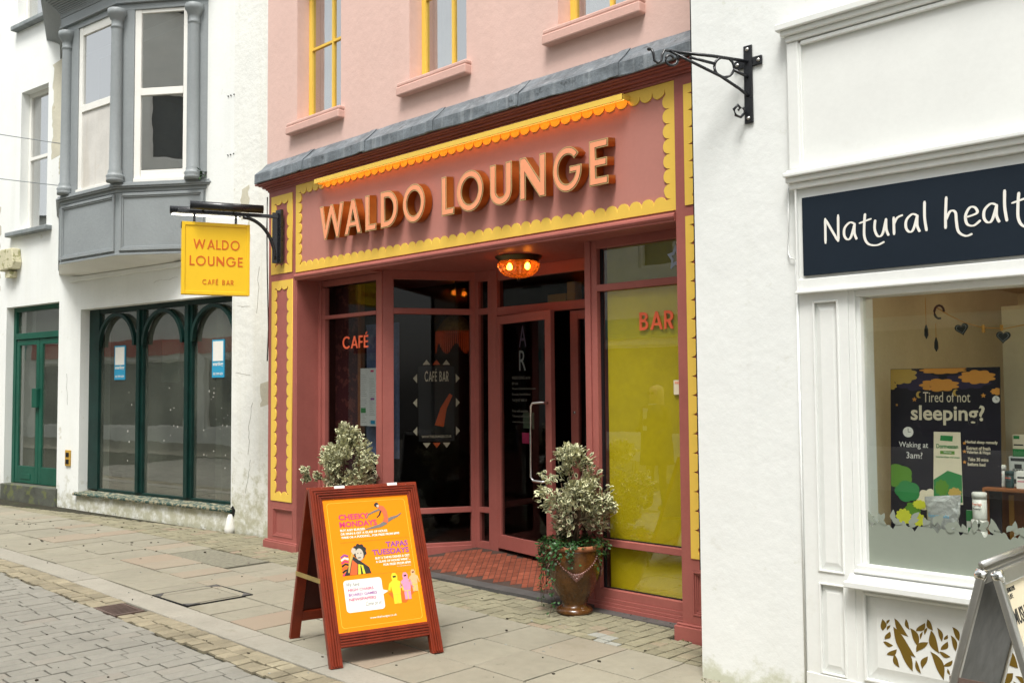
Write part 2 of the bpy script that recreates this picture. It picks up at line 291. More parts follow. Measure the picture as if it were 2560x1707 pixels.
def shape(loops,depth,T=None,bev=0):
    """filled outline(s) with holes, back at z=0, front at z=depth"""
    cu=bpy.data.curves.new('c','CURVE'); cu.dimensions='2D'; cu.fill_mode='BOTH'; cu.extrude=depth/2-bev; cu.bevel_depth=bev; cu.offset=-bev; cu.bevel_resolution=0
    for lp in loops:
        s=cu.splines.new('POLY'); s.points.add(len(lp)-1)
        for i,(x,y) in enumerate(lp): s.points[i].co=(x,y,0,1)
        s.use_cyclic_u=True
    me=curve_mesh(cu); me.transform(Matrix.Translation((0,0,depth/2)))
    if T: me.transform(T)
    return me
def text(s,w,h,T,m,name='lettering',parent=None,bold=0,ext=.0012,align='L',shear=0,space=1.0,**props):
    """one line of lettering fitted into w x h metres (w None keeps its own proportion)"""
    cu=bpy.data.curves.new('t','FONT'); cu.body=s; cu.extrude=.0; cu.offset=bold; cu.shear=shear; cu.space_character=space; cu.resolution_u=3; cu.extrude=.02
    me=curve_mesh(cu)
    if not me.vertices: return None
    xs=[v.co.x for v in me.vertices]; ys=[v.co.y for v in me.vertices]; x0,x1,y0,y1=min(xs),max(xs),min(ys),max(ys)
    sy=h/(y1-y0); sx=(w/(x1-x0)) if w else sy*.85
    me.transform(Matrix.Translation((-x0,-y0,.02))); me.transform(Matrix.Diagonal((sx,sy,ext/.04,1)))
    W=(x1-x0)*sx
    if align=='C': me.transform(Matrix.Translation((-W/2,0,0)))
    if align=='R': me.transform(Matrix.Translation((-W,0,0)))
    me.transform(T); return link(name,me,m,parent,**props)
# geometric sans letters (cap height 1); returns (loops,width)
def arc(cx,cy,rx,ry,a0,a1,n=28): return [(cx+rx*math.cos(R(a0+(a1-a0)*i/n)),cy+ry*math.sin(R(a0+(a1-a0)*i/n))) for i in range(n+1)]
def glyph(c,t=.18):
    if c=='L': w=.50; return [[(0,0),(w,0),(w,t),(t,t),(t,1),(0,1)]],w
    if c=='E': w=.50; m=t*.5; return [[(0,0),(w,0),(w,t),(t,t),(t,.5-m),(w*.94,.5-m),(w*.94,.5+m),(t,.5+m),(t,1-t),(w,1-t),(w,1),(0,1)]],w
    if c=='F': w=.48; m=t*.5; return [[(0,0),(t,0),(t,.48-m),(w*.92,.48-m),(w*.92,.48+m),(t,.48+m),(t,1-t),(w,1-t),(w,1),(0,1)]],w
    if c=='N': w=.80; h=.36+t*.3; return [[(0,0),(t,0),(t,1-h),(w-t,0),(w,0),(w,1),(w-t,1),(w-t,h),(t,1),(0,1)]],w
    if c=='A':
        w=.84; a=t*.42; th=t*1.08; sl=w/2-a; H=(w/2-th)/sl; xi=lambda y: th+y*sl
        b0=.22; b1=b0+t*.85; return [[(0,0),(th,0),(xi(b0),b0),(w-xi(b0),b0),(w-th,0),(w,0),(w/2+a,1),(w/2-a,1)],[(xi(b1),b1),(w-xi(b1),b1),(w/2,H)]],w
    if c=='W':
        w=1.28; a=t*.35; th=t*1.05; b1=.32; b2=w-.32; yv=.30+t*.45; yw=.64
        return [[(0,1),(th,1),(b1+.004,yv),(w/2-a,1),(w/2+a,1),(b2-.004,yv),(w-th,1),(w,1),(b2+a,0),(b2-a,0),(w/2,yw),(b1+a,0),(b1-a,0)]],w
    if c=='O': return [arc(.5,.5,.5,.515,0,350,35),arc(.5,.5,.5-t,.515-t,0,350,35)],1.0
    if c=='D': w=.74; return [[(0,0),(.28,0)]+arc(.28,.5,w-.28,.5,-88,88,22)+[(.28,1),(0,1)],[(t,t)]+arc(.28,.5,w-.28-t,.5-t,-90,90,20)+[(t,1-t)]],w
    if c=='U': w=.68; r=w/2; return [[(0,1)]+[(0,.34)]+arc(r,.33,r,.345,180,360,22)+[(w,1),(w-t,1)]+arc(r,.34,r-t,.34-t,0,-180,20)+[(t,1)]],w
    if c=='G':
        w=.94; o=arc(.5,.5,.5,.515,38,352,34); i=arc(.5,.5,.5-t,.515-t,338,40,30)
        return [o+[(.99,.56),(.58,.56),(.58,.56-t*.85),(.5+(.5-t)*math.cos(R(-22)),.56-t*.85)]+i],1.0
    if c=='C': return [arc(.5,.5,.5,.515,42,318,30)+arc(.5,.5,.5-t,.515-t,316,44,28)],.88
    if c=='B':
        w=.60; m=.53
        return [[(0,0),(.3,0)]+arc(.3,m/2+.01,w-.3,m/2+.01,-85,70,14)+arc(.27,.755,w-.31,.245,-70,88,14)+[(.27,1),(0,1)],
                [(t,t)]+arc(.3,(t+m-t/2)/2,w-.3-t,(m-t*1.5)/2,-90,90,12)+[(t,m-t/2)],[(t,m+t/2)]+arc(.27,(m+t/2+1-t)/2,w-.31-t,(1-t-m-t/2)/2,-90,90,12)+[(t,1-t)]],w
    if c=='R':
        w=.60; m=.46
        return [[(0,0),(t,0),(t,m-t*.5),(.22,m-t*.5),(w-t*1.12,0),(w+.03,0),(.42,m-t*.32)]+arc(.28,(m-t*.5+1)/2,w-.28,(1-m+t*.5)/2,-55,88,14)+[(.28,1),(0,1)],
                [(t,m+t*.4)]+arc(.27,(m+t*.4+1-t)/2,w-.28-t,(1-t-m-t*.4)/2,-90,90,12)+[(t,1-t)]],w
    return [],.35
def word(s,x0,x1,h,T,m,parent,t=.13,gap=.16,depth=.003,name='letter',sp=.5,**props):
    """set geometric capitals between x0 and x1, cap height h, one object per letter"""
    adv=[]; x=0
    for c in s:
        base='E' if c=='É' else c
        if c==' ': x+=sp; adv.append(None); continue
        lp,w=glyph(base,t)
        if c=='É': lp=lp+[[(.16,1.08),(.27,1.08),(.42,1.28),(.27,1.28)]]
        adv.append((c,lp,x)); x+=w+gap
        if c in 'LA': x-=gap*.35
    tot=x-gap; sx=(x1-x0)/tot; out=[]
    for a in adv:
        if not a: continue
        me=shape([[((px+a[2])*sx+x0,py*h) for px,py in l] for l in a[1]],depth,T); out.append(link(name,me,m,parent,**props))
    return out
def ring(x0,x1,z0,z1,base,bump,pitch,depth,T):
    """rectangular border with scalloped inner edge"""
    outer=[(x0,z0),(x1,z0),(x1,z1),(x0,z1)]; a,b,c,d_=x0+base,x1-base,z0+base,z1-base; inner=[]
    def side(p,q,nrm):
        L=math.hypot(q[0]-p[0],q[1]-p[1]); n=max(2,round(L/pitch)); tx,ty=(q[0]-p[0])/L,(q[1]-p[1])/L
        for i in range(n):
            for k in range(7):
                th=math.pi*k/7; al=(i+.5-.5*math.cos(th))*L/n; dd=bump*math.sin(th)**.8
                e=1
                if i==0 and k<4: dd*=.9
                inner.append((p[0]+tx*al+nrm[0]*dd,p[1]+ty*al+nrm[1]*dd))
    k=bump*.62
    side((a+k,c),(b-k,c),(0,1)); side((b,c+k),(b,d_-k),(-1,0)); side((b-k,d_),(a+k,d_),(0,-1)); side((a,d_-k),(a,c+k),(1,0))
    return shape([outer,inner],depth,T)
WF=frameM((0,0,0),(1,0,0),(0,0,1))                 # drawing plane of the cafe front: x right, y up, z towards the street
def wf(y): return frameM((0,y,0),(1,0,0),(0,0,1))
def gz(x): return -.0115*x
# ================================================================== GROUND
def warp(x,y): return (x, y-(.010*(1.0-x)**2 if x<1.0 else 0))
def sheet(name,x0,x1,y0,y1,z,m,nx=60,ny=2,**p):
    mb=MB(); vs=[];fs=[]
    for i in range(nx+1):
        for j in range(ny+1):
            x=x0+(x1-x0)*i/nx; y=y0+(y1-y0)*j/ny; vs.append((x,y,gz(x)+z))
    for i in range(nx):
        for j in range(ny): a=i*(ny+1)+j; fs.append((a,a+ny+1,a+ny+2,a+1))
    mb.add(vs,fs); return obj(name,mb,m,**p)
ground=sheet('ground',-45,45,-45,30,-.034,M['joint'],kind='structure')
pav=sheet('pavement',-14,8.8,-2.44,1.4,-.018,M['joint'],kind='structure')
road=sheet('road',-14,8.8,-7.5,-2.62,-.022,M['joint'],kind='structure')
far_road=sheet('far_pavement',-38,30,-12,-7.5,-.005,M['slab'],kind='structure')
street_end=sheet('street_surface',8.8,40,-7.5,1.4,-.006,M['block'],kind='structure')
CX,CY=9.033,-5.5
def lay(pieces,name,m,parent,limit=300,ch=.004,th=.03,jit=.0015):
    pieces.sort(key=lambda p:(sum(q[0] for q in p)/len(p)-CX)**2+(sum(q[1] for q in p)/len(p)-CY)**2)
    mb=MB()
    for i,p in enumerate(pieces):
        x=sum(q[0] for q in p)/len(p); dz=gz(x)+random.uniform(-jit,jit)*2; tx=random.uniform(-1,1)*jit*3; ty=random.uniform(-1,1)*jit*3
        y=sum(q[1] for q in p)/len(p)
        one=MB() if i<limit else mb; k=len(one.v); one.prism(p,-th,0,None,ch)
        for j in range(k,len(one.v)):
            v=one.v[j]; one.v[j]=(v[0],v[1],v[2]+dz-(v[0]-x)*.0115+(v[0]-x)*tx+(v[1]-y)*ty)
        if i<limit:
            mm=m(x,y) if callable(m) else m; obj(name,one,mm,parent)
    if mb.v: obj(name+'_field',mb,m(0,-9) if callable(m) else m,parent,kind='stuff')
def quad(x0,x1,y0,y1,g=.0055,j=.003,dup=True):
    a=lambda:random.uniform(-j,j)
    return [warp(x0+g+a(),y0+g+a()),warp(x1-g+a(),y0+g+a()),warp(x1-g+a(),y1-g+a()),warp(x0+g+a(),y1-g+a())]
def wall_y(x):      # line of the building fronts
    if x<-.05: return .291+(x+.565)*.1326
    if x<.57: return -.03
    if x<1.6: return .26
    if x<4.2: return .115
    if x<5.2: return .24
    if x<5.82: return -.05
    return -.60
VIEW=lambda x,y: not(x>8.7)
# flagstones: three rows
pc=[]; man=(1.42,2.02,-1.93,-1.36)
for r,(y0,y1) in enumerate(((-.955,-.475),(-1.44,-.955),(-1.93,-1.44))):
    x=8.6
    while x>-11:
        w_=.432+random.uniform(-.008,.008) if x>3.2 else random.choice([.22,.28,.36,.43])
        if r==0 and x>5.0 and False: pass
        x0=x-w_
        if x0<.86 and x>-.30 and r<2 and (-.35<(x+x0)/2<.80) and r==0: x=x0; continue   # asphalt patch
        pc.append(quad(x0,x,y0,y1)); x=x0
lay(pc,'paving_slab',M['slab'],pav)
obj('asphalt_patch',MB().prism([warp(-.32,-.95),warp(.83,-.96),warp(.83,-.50),warp(-.30,-.50)],-.03,gz(.2)-.001),M['asphalt'],pav)
# small setts along the buildings
pc=[]; p=.104
i=0
x=-9.
while x<8.6:
    p_=p*(.92+.16*random.random()); ytop=wall_y(x+p_/2)-.01
    if x+p_/2>5.82: ytop=-.62
    y=-.475; off=random.uniform(0,.05)
    k=0
    while y<ytop-.02:
        h=(.104 if k else .06+off); y2=min(y+h*(1.0 if x>3.4 else 1.5),ytop)
        if y2-y>.025: pc.append(quad(x,x+p_,y,y2,.0055,.004))
        y=y2; k+=1
    x+=p_
pale={(4.90,-.41),(4.92,-.31),(5.03,-.20),(5.15,-.19),(4.80,-.36),(5.0,-.42)}
def settm(x,y):
    return M['settpale'] if any(abs(x-a)<.05 and abs(y-b)<.05 for a,b in pale) else M['sett']
lay(pc,'sett',settm,pav,300,.006)
# kerb stones
pc=[]; x=8.6
while x>-12: pc.append(quad(x-.91,x,-2.175,-1.935,.003,.001)); x-=.91
lay(pc,'kerb_stone',M['kerb'],pav,ch=.008)
# gutter setts
pc=[]; x=8.4
while x>-9:
    w_=random.uniform(.085,.115); yy=-2.178
    for k in range(2):
        h=random.uniform(.12,.14)
        if not(1.54<x-w_/2<1.92): pc.append(quad(x-w_,x,yy-h,yy,.005,.007))
        yy-=h
    x-=w_
lay(pc,'gutter_sett',M['settgut'],pav,300,.007)
# road blocks, courses run across the street
pc=[]; x=6.2; 
while x>-10:
    w_=.121; y=-2.455+random.uniform(-.02,.02); first=random.uniform(.06,.2)
    ymin=-6.6 if x>0 else -6.0
    while y>ymin:
        h=first if first else .232; first=0
        pc.append(quad(x-w_,x,y-h,y,.0045,.0012)); y-=h
    x-=w_
lay(pc,'paving_block',M['block'],road,300,.005)
# things set in the ground
dr=thing('drain_grate','rusty iron drain grate with slanting bars set in the gutter beside the kerb','drain',(1.73,-2.33,gz(1.73)-.004))
T=Matrix.Rotation(R(4),4,'Z'); mb=MB().frame(-.19,.19,-.13,.11,.02,-.02,.006,Matrix.Identity(4)@Matrix(((1,0,0,0),(0,0,1,0),(0,1,0,0),(0,0,0,1))))
obj('rim',MB().box(-.19,.19,-.12,-.10,-.02,.008).box(-.19,.19,.09,.11,-.02,.008).box(-.19,-.17,-.10,.09,-.02,.008).box(.17,.19,-.10,.09,-.02,.008),M['iron'],dr)
for k in range(8): obj('bar',MB().box(-.155+k*.042,-.135+k*.042,-.10,.09,-.02,.006),M['iron'],dr)
obj('shaft',MB().box(-.17,.17,-.10,.09,-.03,-.022),M['darkslot'],dr)
mh=thing('manhole_cover','square manhole cover in the paving, outlined by a dark recessed joint with metal corner pieces','manhole cover',(0,0,0))
z=gz(1.75)
def lineq(p,q,w_,z_): 
    p=Vector(p);q=Vector(q); d_=(q-p).normalized(); n_=Vector((-d_.y,d_.x))*w_/2
    return [tuple(p+n_),tuple(p-n_),tuple(q-n_),tuple(q+n_)]
cs=[(1.43,-1.93),(2.02,-1.93),(2.02,-1.37),(1.43,-1.37)]
mb=MB()
for k in range(4): mb.prism(lineq(cs[k],cs[(k+1)%4],.008,0),z-.004,z+.0065)
obj('joint',mb,M['darkslot'],mh)
for k in range(4):
    a=Vector(cs[k]); b=Vector(cs[(k+1)%4])-a; c_=Vector(cs[(k-1)%4])-a
    obj('corner_plate',MB().prism([tuple(a+b*.02+c_*.02),tuple(a+b*.20+c_*.02),tuple(a+b*.02+c_*.16)],z-.004,z+.0075),M['strip'],mh)
# debris
mb=MB()
for k in range(150):
    x=random.uniform(-4.5,6.2); y=random.uniform(-4.0,-.1) if x>0 else random.uniform(-2.0,.0)
    x,y=warp(x,y); 
    if y>wall_y(x)-.05: continue
    s_=random.uniform(.004,.013)*(1.5 if x<0 else 1); n_=random.choice([4,5,6]); a0=random.uniform(0,6)
    pts=[(x+s_*random.uniform(.6,1.3)*math.cos(a0+6.28*i/n_),y+s_*random.uniform(.4,1)*math.sin(a0+6.28*i/n_)) for i in range(n_)]
    mb.prism(pts,gz(x)-.002,gz(x)+random.uniform(.003,.008))
obj('fallen_debris',mb,flat('dry_debris',(.035,.028,.018),.9),None,kind='stuff',label='dark scraps of leaf and grit scattered over the paving')
mb=MB()
for k in range(70):
    x=random.uniform(-2,6); y=random.uniform(-4,-.3); x,y=warp(x,y)
    if y>wall_y(x)-.05: continue
    s_=random.uniform(.004,.011)
    mb.prism([(x+s_*random.uniform(.6,1.6)*math.cos(6.28*i/5),y+s_*random.uniform(.4,.9)*math.sin(6.28*i/5)) for i in range(5)],gz(x)-.002,gz(x)+.0035)
obj('white_litter',mb,M['settpale'],None,kind='stuff',label='small pale specks of gum and petals on the paving')
# ================================================================== CAFE BUILDING
cafe=thing('cafe_building','pink rendered cafe building with terracotta and yellow shopfront reading WALDO LOUNGE','building',(0,0,0))
# upper wall
wins=[(.49,1.27,4.40,6.05),(2.335,3.10,4.40,6.05),(4.15,4.93,4.40,6.05)]
obj('wall',MB().wall(-.088,5.95,4.0,7.2,wins,.02,.30),M['pink'],cafe)
obj('wall',MB().box(-.088,-.04,.36,6,-.1,7.2).box(-.088,6,6,6.1,-.1,7.2).box(-.04,5.95,.34,.36,6.1,7.2),M['pink'],cafe)
obj('wall',MB().box(-.088,5.95,.01,.30,3.80,4.0),M['pink'],cafe)
for a,b,c,d_ in wins:
    wobj=obj('window',MB().frame(a,b,c+.03,d_,.055,.165,.215),M['yellow'],cafe,.003)
    mid=a+(.425 if a<3 else .41)
    obj('glazing_bar',MB().box(mid-.014,mid+.014,.170,.212,c+.085,d_-.055).box(a+.055,mid-.014,.172,.21,5.215,5.24).box(mid+.014,b-.055,.172,.21,5.215,5.24),M['yellow'],wobj)
    obj('pane',MB().box(a+.055,b-.055,.19,.196,c+.085,d_-.055),M['glassup'],wobj)
    obj('sill',MB().box(a-.11,b+.06,-.055,.165,c-.095,c-.012).box(a-.11,b+.06,-.045,.165,c-.012,c+.028),M['pinksill'],wobj,.012)
    # curtains inside, gathered
    mb=MB(); vs=[];n_=26
    for side in (0,1):
        xa,xb=(a+.03,a+.34) if side==0 else (mid+.1,b)
        pts=[(xa+(xb-xa)*i/n_,.30+.018*math.sin(i*1.9)+.01*math.sin(i*.7)) for i in range(n_+1)]
        mb.add([(x,y,c) for x,y in pts]+[(x,y,d_) for x,y in pts],[(i,i+1,n_+2+i,n_+1+i) for i in range(n_)],None,True)
    obj('curtain',mb,M['curtain'],wobj)
obj('upper_room',MB().box(-.04,-.02,.36,2,4.0,6.1).box(5.88,5.9,.36,2,4,6.1).box(-.04,5.9,2.0,2.05,4.0,6.2).box(-.04,5.9,.36,2.0,3.98,4.0).box(-.04,5.9,.36,2.0,6.1,6.12),M['greyroom'],cafe)
# lead flashing, one sheet at a time
js=[-.075,.80,1.84,2.81,3.83,4.83,5.80]
for k in range(6):
    x0,x1=js[k]-.012,js[k+1]+.03; prof=[(.018,4.085),(.010,4.083),(-.05,4.02),(-.118,3.962),(-.130,3.950),(-.136,3.944),(-.137,3.900),(-.139,3.852),(-.136,3.846),(-.128,3.846),(-.124,3.90)]
    nx=26; vs=[];fs=[]
    for i in range(nx+1):
        x=x0+(x1-x0)*i/nx
        for j,(y,z_) in enumerate(prof):
            e=.0035*noise.noise(Vector((x*3.1,j*.4,k*3)))+.002*noise.noise(Vector((x*11,j*.8,k)))
            lift=.007 if i>=nx-2 else 0
            sag=.012*noise.noise(Vector((x*2.3,9,k))) if j in(7,8,9) else 0
            vs.append((x,y-e-lift,z_+e+sag+lift*.6))
    np_=len(prof)
    for i in range(nx):
        for j in range(np_-1): a=i*np_+j; fs.append((a,a+1,a+np_+1,a+np_))
    mb=MB().add(vs,fs,None,False); o=obj('lead_sheet',mb,M['lead'],cafe)
    s_=o.modifiers.new('solid','SOLIDIFY'); s_.thickness=.004
obj('flashing_end',MB().prism([(.02,3.85),(-.125,3.85),(-.125,3.935),(-.05,4.0),(.02,4.07)],0,.012,frameM((-.075,0,0),(0,1,0),(0,0,1))),M['lead'],cafe)
# cornice: stepped mouldings
mb=MB()
for y,z0,z1 in ((-.012,3.762,3.782),(-.028,3.782,3.80),(-.055,3.80,3.822),(-.085,3.822,3.834),(-.112,3.834,3.852)):
    mb.box(-.012+y,5.82,y,.30,z0,z1)
mb.box(-.012,5.82,.0,.30,3.852,3.86)
obj('cornice',mb,M['terra'],cafe,.004)
# fascia
obj('fascia',MB().box(.512,5.248,.004,.06,2.84,3.762),M['terrafield'],cafe)
link('scallop_border',ring(.514,5.246,2.85,3.758,.046,.060,.108,.010,wf(.004)),M['yellow'],cafe)
# fascia lower moulding
mb=MB(); prof=[(.06,2.835),(-.008,2.835),(-.03,2.83),(-.045,2.815),(-.048,2.80),(-.04,2.785),(-.03,2.78),(-.034,2.772),(-.028,2.765),(.06,2.765)]
mb.prism([(y,z_) for y,z_ in prof],.534,5.246,Matrix(((0,0,1,0),(1,0,0,0),(0,1,0,0),(0,0,0,1))))
obj('fascia_moulding',mb,M['terra'],cafe,.003)
# left pilaster
pl=obj('pilaster',MB().wall(-.012,.509,-.06,3.762,[(.081,.469,.11,.41)],.0,.36).box(.509,.533,.002,.30,-.06,2.80).box(.509,.512,.001,.3,2.80,3.762),M['terra'],cafe)
obj('plinth',MB().box(-.05,.575,-.035,-.0005,-.07,.062).box(-.04,.565,-.022,-.0005,.062,.076),M['terra'],pl,.006)
obj('panel',MB().box(.081,.469,.022,.03,.11,.41),M['terra'],pl)
obj('panel_moulding',MB().frame(.083,.467,.112,.408,.014,-.004,.021).frame(.097,.453,.126,.394,.012,.006,.021).frame(.109,.441,.138,.382,.010,.013,.0215),M['terra'],pl,.003)
link('scallop_panel',ring(.058,.455,.482,2.79,.052,.050,.127,.008,wf(.0)),M['yellow'],pl)
link('scallop_panel',ring(.045,.45,2.865,3.70,.052,.050,.127,.008,wf(.0)),M['yellow'],pl)
# right pilaster
pr=obj('pilaster',MB().wall(5.25,5.90,-.1,3.762,[(5.33,5.72,.10,.40)],-.02,.36),M['terra'],cafe)
obj('plinth',MB().box(5.205,5.95,-.06,-.0205,-.12,.03).box(5.215,5.95,-.045,-.0205,.03,.045),M['terra'],pr,.006)
obj('panel',MB().box(5.33,5.72,.002,.01,.10,.40),M['terra'],pr)
obj('panel_moulding',MB().frame(5.332,5.718,.102,.398,.014,-.024,.001).frame(5.346,5.704,.116,.384,.012,-.014,.001).frame(5.358,5.692,.128,.372,.010,-.007,.0015),M['terra'],pr,.003)
link('scallop_panel',ring(5.33,5.73,.482,2.79,.030,.050,.127,.008,wf(-.02)),M['yellow'],pr)
link('scallop_panel',ring(5.33,5.73,2.865,3.70,.034,.050,.127,.008,wf(-.02)),M['yellow'],pr)
# soffit over entrance
obj('soffit',MB().box(.533,5.25,.061,1.6,2.80,2.83).box(.533,1.62,.06,.26,2.775,2.80).box(4.19,5.25,.06,.26,2.775,2.80),M['terra'],cafe)
# window left of the door (cafe window)
Y0=.28
cw=obj('window',MB().box(.533,.574,Y0-.02,.36,-.05,2.775).box(.574,.625,Y0,.34,.47,2.70).box(1.495,1.535,Y0,.34,-.05,2.775).box(1.535,1.60,Y0-.012,.36,-.05,2.775)
   .box(.574,1.495,Y0,.34,2.714,2.775).box(.574,1.495,Y0-.006,.34,2.372,2.408).box(.574,1.495,Y0-.006,.34,.425,.472).box(.574,1.495,Y0,.34,.03,.10).box(.574,1.60,Y0-.025,.34,-.06,.03),M['terra'],cafe,.003)
obj('pane',MB().box(.60,1.50,.325,.331,.47,2.372),M['glassdark'],cw); obj('pane',MB().box(.60,1.50,.325,.331,2.408,2.714),M['glassdark'],cw); obj('pane',MB().box(.60,1.50,.325,.331,.10,.425),M['glassdark'],cw)
# splayed screen from corner post to inner corner
SP=frameM((1.602,.28,0),(2.06-1.602,1.08-.28,0),(0,0,1)); SL=math.hypot(.458,.80)
SPi=SP@Matrix(((1,0,0,0),(0,0,1,0),(0,-1,0,0),(0,0,0,1)))   # x along, y into shop, z up
def spb(mb,x0,x1,y0,y1,z0,z1): return mb.box(x0,x1,y0,y1,z0,z1,SPM)
ex=Vector((.458,.80,0)).normalized(); inn=Vector((-ex.y,ex.x,0))
SPM=Matrix(((ex.x,inn.x,0,1.602),(ex.y,inn.y,0,.28),(0,0,1,0),(0,0,0,1)))
mb=MB()
for q in ((0,.107,0,.09,-.05,2.80),(SL-.045,SL,0,.07,-.05,2.80),(.107,SL-.045,0,.06,2.714,2.80),(.107,SL-.045,-.006,.06,2.372,2.43),(.107,SL-.045,-.006,.06,.42,.472),(.107,SL-.045,0,.06,-.05,.13),(.107,SL-.045,-.012,.06,-.05,.10)): mb.box(*q,SPM)
sw=obj('window',mb,M['terra'],cafe,.003)
for z0,z1 in ((.472,2.372),(2.43,2.714),(.13,.42)): obj('pane',MB().box(.10,SL-.03,.035,.041,z0,z1,SPM),M['glassdark'],sw)
# back screen with doors
YB=1.08
mb=MB()
for q in ((2.03,2.11,YB,YB+.07,.02,2.80),(2.245,2.30,YB,YB+.07,.02,2.80),(2.30,2.385,YB-.012,YB+.08,.02,2.80),(2.11,2.245,YB,YB+.06,2.70,2.80),(2.11,2.245,YB,YB+.06,2.37,2.43),(2.11,2.245,YB,YB+.06,.42,.472),(2.11,2.245,YB,YB+.06,.06,.14),
  (2.385,4.30,YB,YB+.06,2.69,2.80),(2.385,4.30,YB-.008,YB+.08,2.345,2.425),(4.20,4.30,YB,YB+.08,.02,2.80)): mb.box(*q)
bs=obj('door_screen',mb,M['terra'],cafe,.003)
for q in ((2.10,2.25,.14,.42),(2.10,2.25,.472,2.37),(2.10,2.25,2.43,2.70),(2.38,4.25,2.425,2.69)): obj('pane',MB().box(q[0],q[1],YB+.03,YB+.036,q[2],q[3]),M['glassdark'],bs)
obj('return_screen',MB().box(4.20,4.26,.36,YB,.0,2.80),M['terra'],cafe)
# doors
def door(hx,hy,ang,wd,flip=False):
    T=Matrix.Translation((hx,hy,0))@Matrix.Rotation(R(ang),4,'Z'); s_=-1 if flip else 1
    X=lambda a,b:(min(s_*a,s_*b),max(s_*a,s_*b))
    mb=MB()
    for a,b,z0,z1 in ((0,.055,.105,2.335),(wd-.09,wd,.105,2.335),(.055,wd-.09,2.255,2.335),(.055,wd-.09,.105,.235)):
        x0,x1=X(a,b); mb.box(x0,x1,0,.045,z0,z1,T)
    dd=obj('door',mb,M['terra'],cafe,.003)
    x0,x1=X(.05,wd-.085); obj('pane',MB().box(x0,x1,.02,.026,.23,2.26,T),M['glassdark'],dd)
    hx_=s_*(wd-.05)
    if not flip:
        pts=[(hx_,0,1.50),(hx_,-.03,1.505)]+[(hx_-.0-.10*min(1,i/4),-.055-.01*math.sin(i),1.50-.0) for i in range(1,5)]
        pts=[(hx_,.0,1.50),(hx_-.02,-.055,1.505),(hx_-.13,-.075,1.50),(hx_-.155,-.08,1.47),(hx_-.155,-.08,1.15),(hx_-.155,-.08,.83),(hx_-.13,-.075,.80),(hx_-.02,-.055,.795),(hx_,0,.80)]
        obj('handle',MB().tube(pts,.013,10,T),M['steel'],dd)
    else: obj('lock',MB().lathe([(.014,0),(.014,.012),(.008,.014)],12,(0,0,0),T@Matrix.Translation((hx_,0,1.41))@Matrix.Rotation(R(90),4,'X')),M['steel'],dd)
    return dd,T
d1,DT=door(2.39,1.055,-11,.88); d2,_=door(4.20,1.10,0,.90,True)
# lettering on the open door glass
DW=DT@frameM((0,.019,0),(1,0,0),(0,0,1))
for k,(s_,w_,h_) in enumerate([('WALDO LOUNGE cafe bar',.30,.028),('BP Unit',.10,.024),('Western Orchards Development',.38,.026),('Riverside, Haverfordwest',.30,.026),('Tel: 01437 808114',.24,.024),('Free wifi available',.26,.024),('Takeaway coffees available',.33,.026),('www.thelounges.co.uk',.29,.022)]):
    zz=1.72-k*.052-(.05 if k>4 else 0); text(s_,w_,h_,DW@Matrix.Translation((.24,zz,.0015)),M['dimprint'],parent=d1)
text('A',.12,.20,DW@Matrix.Translation((.36,2.02,.0015)),flat('dim_violet',(.045,.032,.055),.6),parent=d1); text('R',.11,.19,DW@Matrix.Translation((.36,1.80,.0015)),flat('dim_grey',(.11,.12,.12),.6),parent=d1)
obj('sticker',MB().box(.40,.57,.030,.034,1.26,1.41,DT),flat('green_sticker',(.12,.16,.10),.5),d1); obj('sticker',MB().box(.38,.49,.030,.034,1.12,1.22,DT),M['magenta'],d1)
# bar window, right of the door
bw=obj('window',MB().box(4.178,4.235,Y0-.012,.36,-.06,2.80).box(4.235,4.292,Y0,.36,-.06,2.80).box(4.292,5.25,Y0,.34,2.712,2.80).box(4.292,5.25,Y0,.34,2.378,2.43).box(4.292,5.25,Y0,.34,.424,.474)
   .box(4.292,5.25,Y0,.36,.035,.10).box(4.292,5.25,Y0-.008,.36,.005,.035).box(4.178,5.25,Y0-.016,.36,-.02,.005).box(4.178,5.25,Y0-.025,.36,-.12,-.02),M['terra'],cafe,.003)
obj('black_frame_strip',MB().box(4.292,4.315,.322,.34,.10,.424).box(4.292,4.315,.322,.34,.474,2.378).box(4.292,4.315,.322,.34,2.43,2.712).box(4.315,5.25,.322,.34,.10,.108).box(4.315,5.25,.322,.34,.474,.482),M['blackplain'],bw)  # black strips drawn for the dark depth of the frame
for z0,z1,mm in ((.10,.424,'olive'),(.474,2.378,'olive'),(2.43,2.712,'olivedark')):
    obj('pane',MB().box(4.30,5.25,.330,.336,z0,z1),M['glassbar'],bw); obj('blind',MB().box(4.345,5.25,.345,.352,z0,z1),M[mm],bw)
word('BAR',4.666,4.973,.135,wf(.329)@Matrix.Translation((0,2.057,0)),M['red'],bw,.16,.14,.006)
word('CAFÉ',.885,1.315,.125,wf(.324)@Matrix.Translation((0,2.054,0)),M['red'],cw,.15,.14,.006)
st=[]; 
for k in range(10): a=R(90+36*k); r_=.095 if k%2==0 else .05; st.append((5.0+r_*.8*math.cos(a),2.575+r_*1.05*math.sin(a)))
st2=[(5.0+(x-5.0)*.5,2.575+(y-2.575)*.5) for x,y in st]
link('star_sticker',shape([st,st2],.003,wf(.3295)),flat('pale_blue_vinyl',(.42,.52,.66),.5),bw)
obj('notice',MB().box(4.965,5.06,.327,.3295,1.575,1.68),M['offwhite'],bw); text('WARNING',.07,.02,wf(.327)@Matrix.Translation((4.975,1.65,.0)),M['red'],parent=bw)
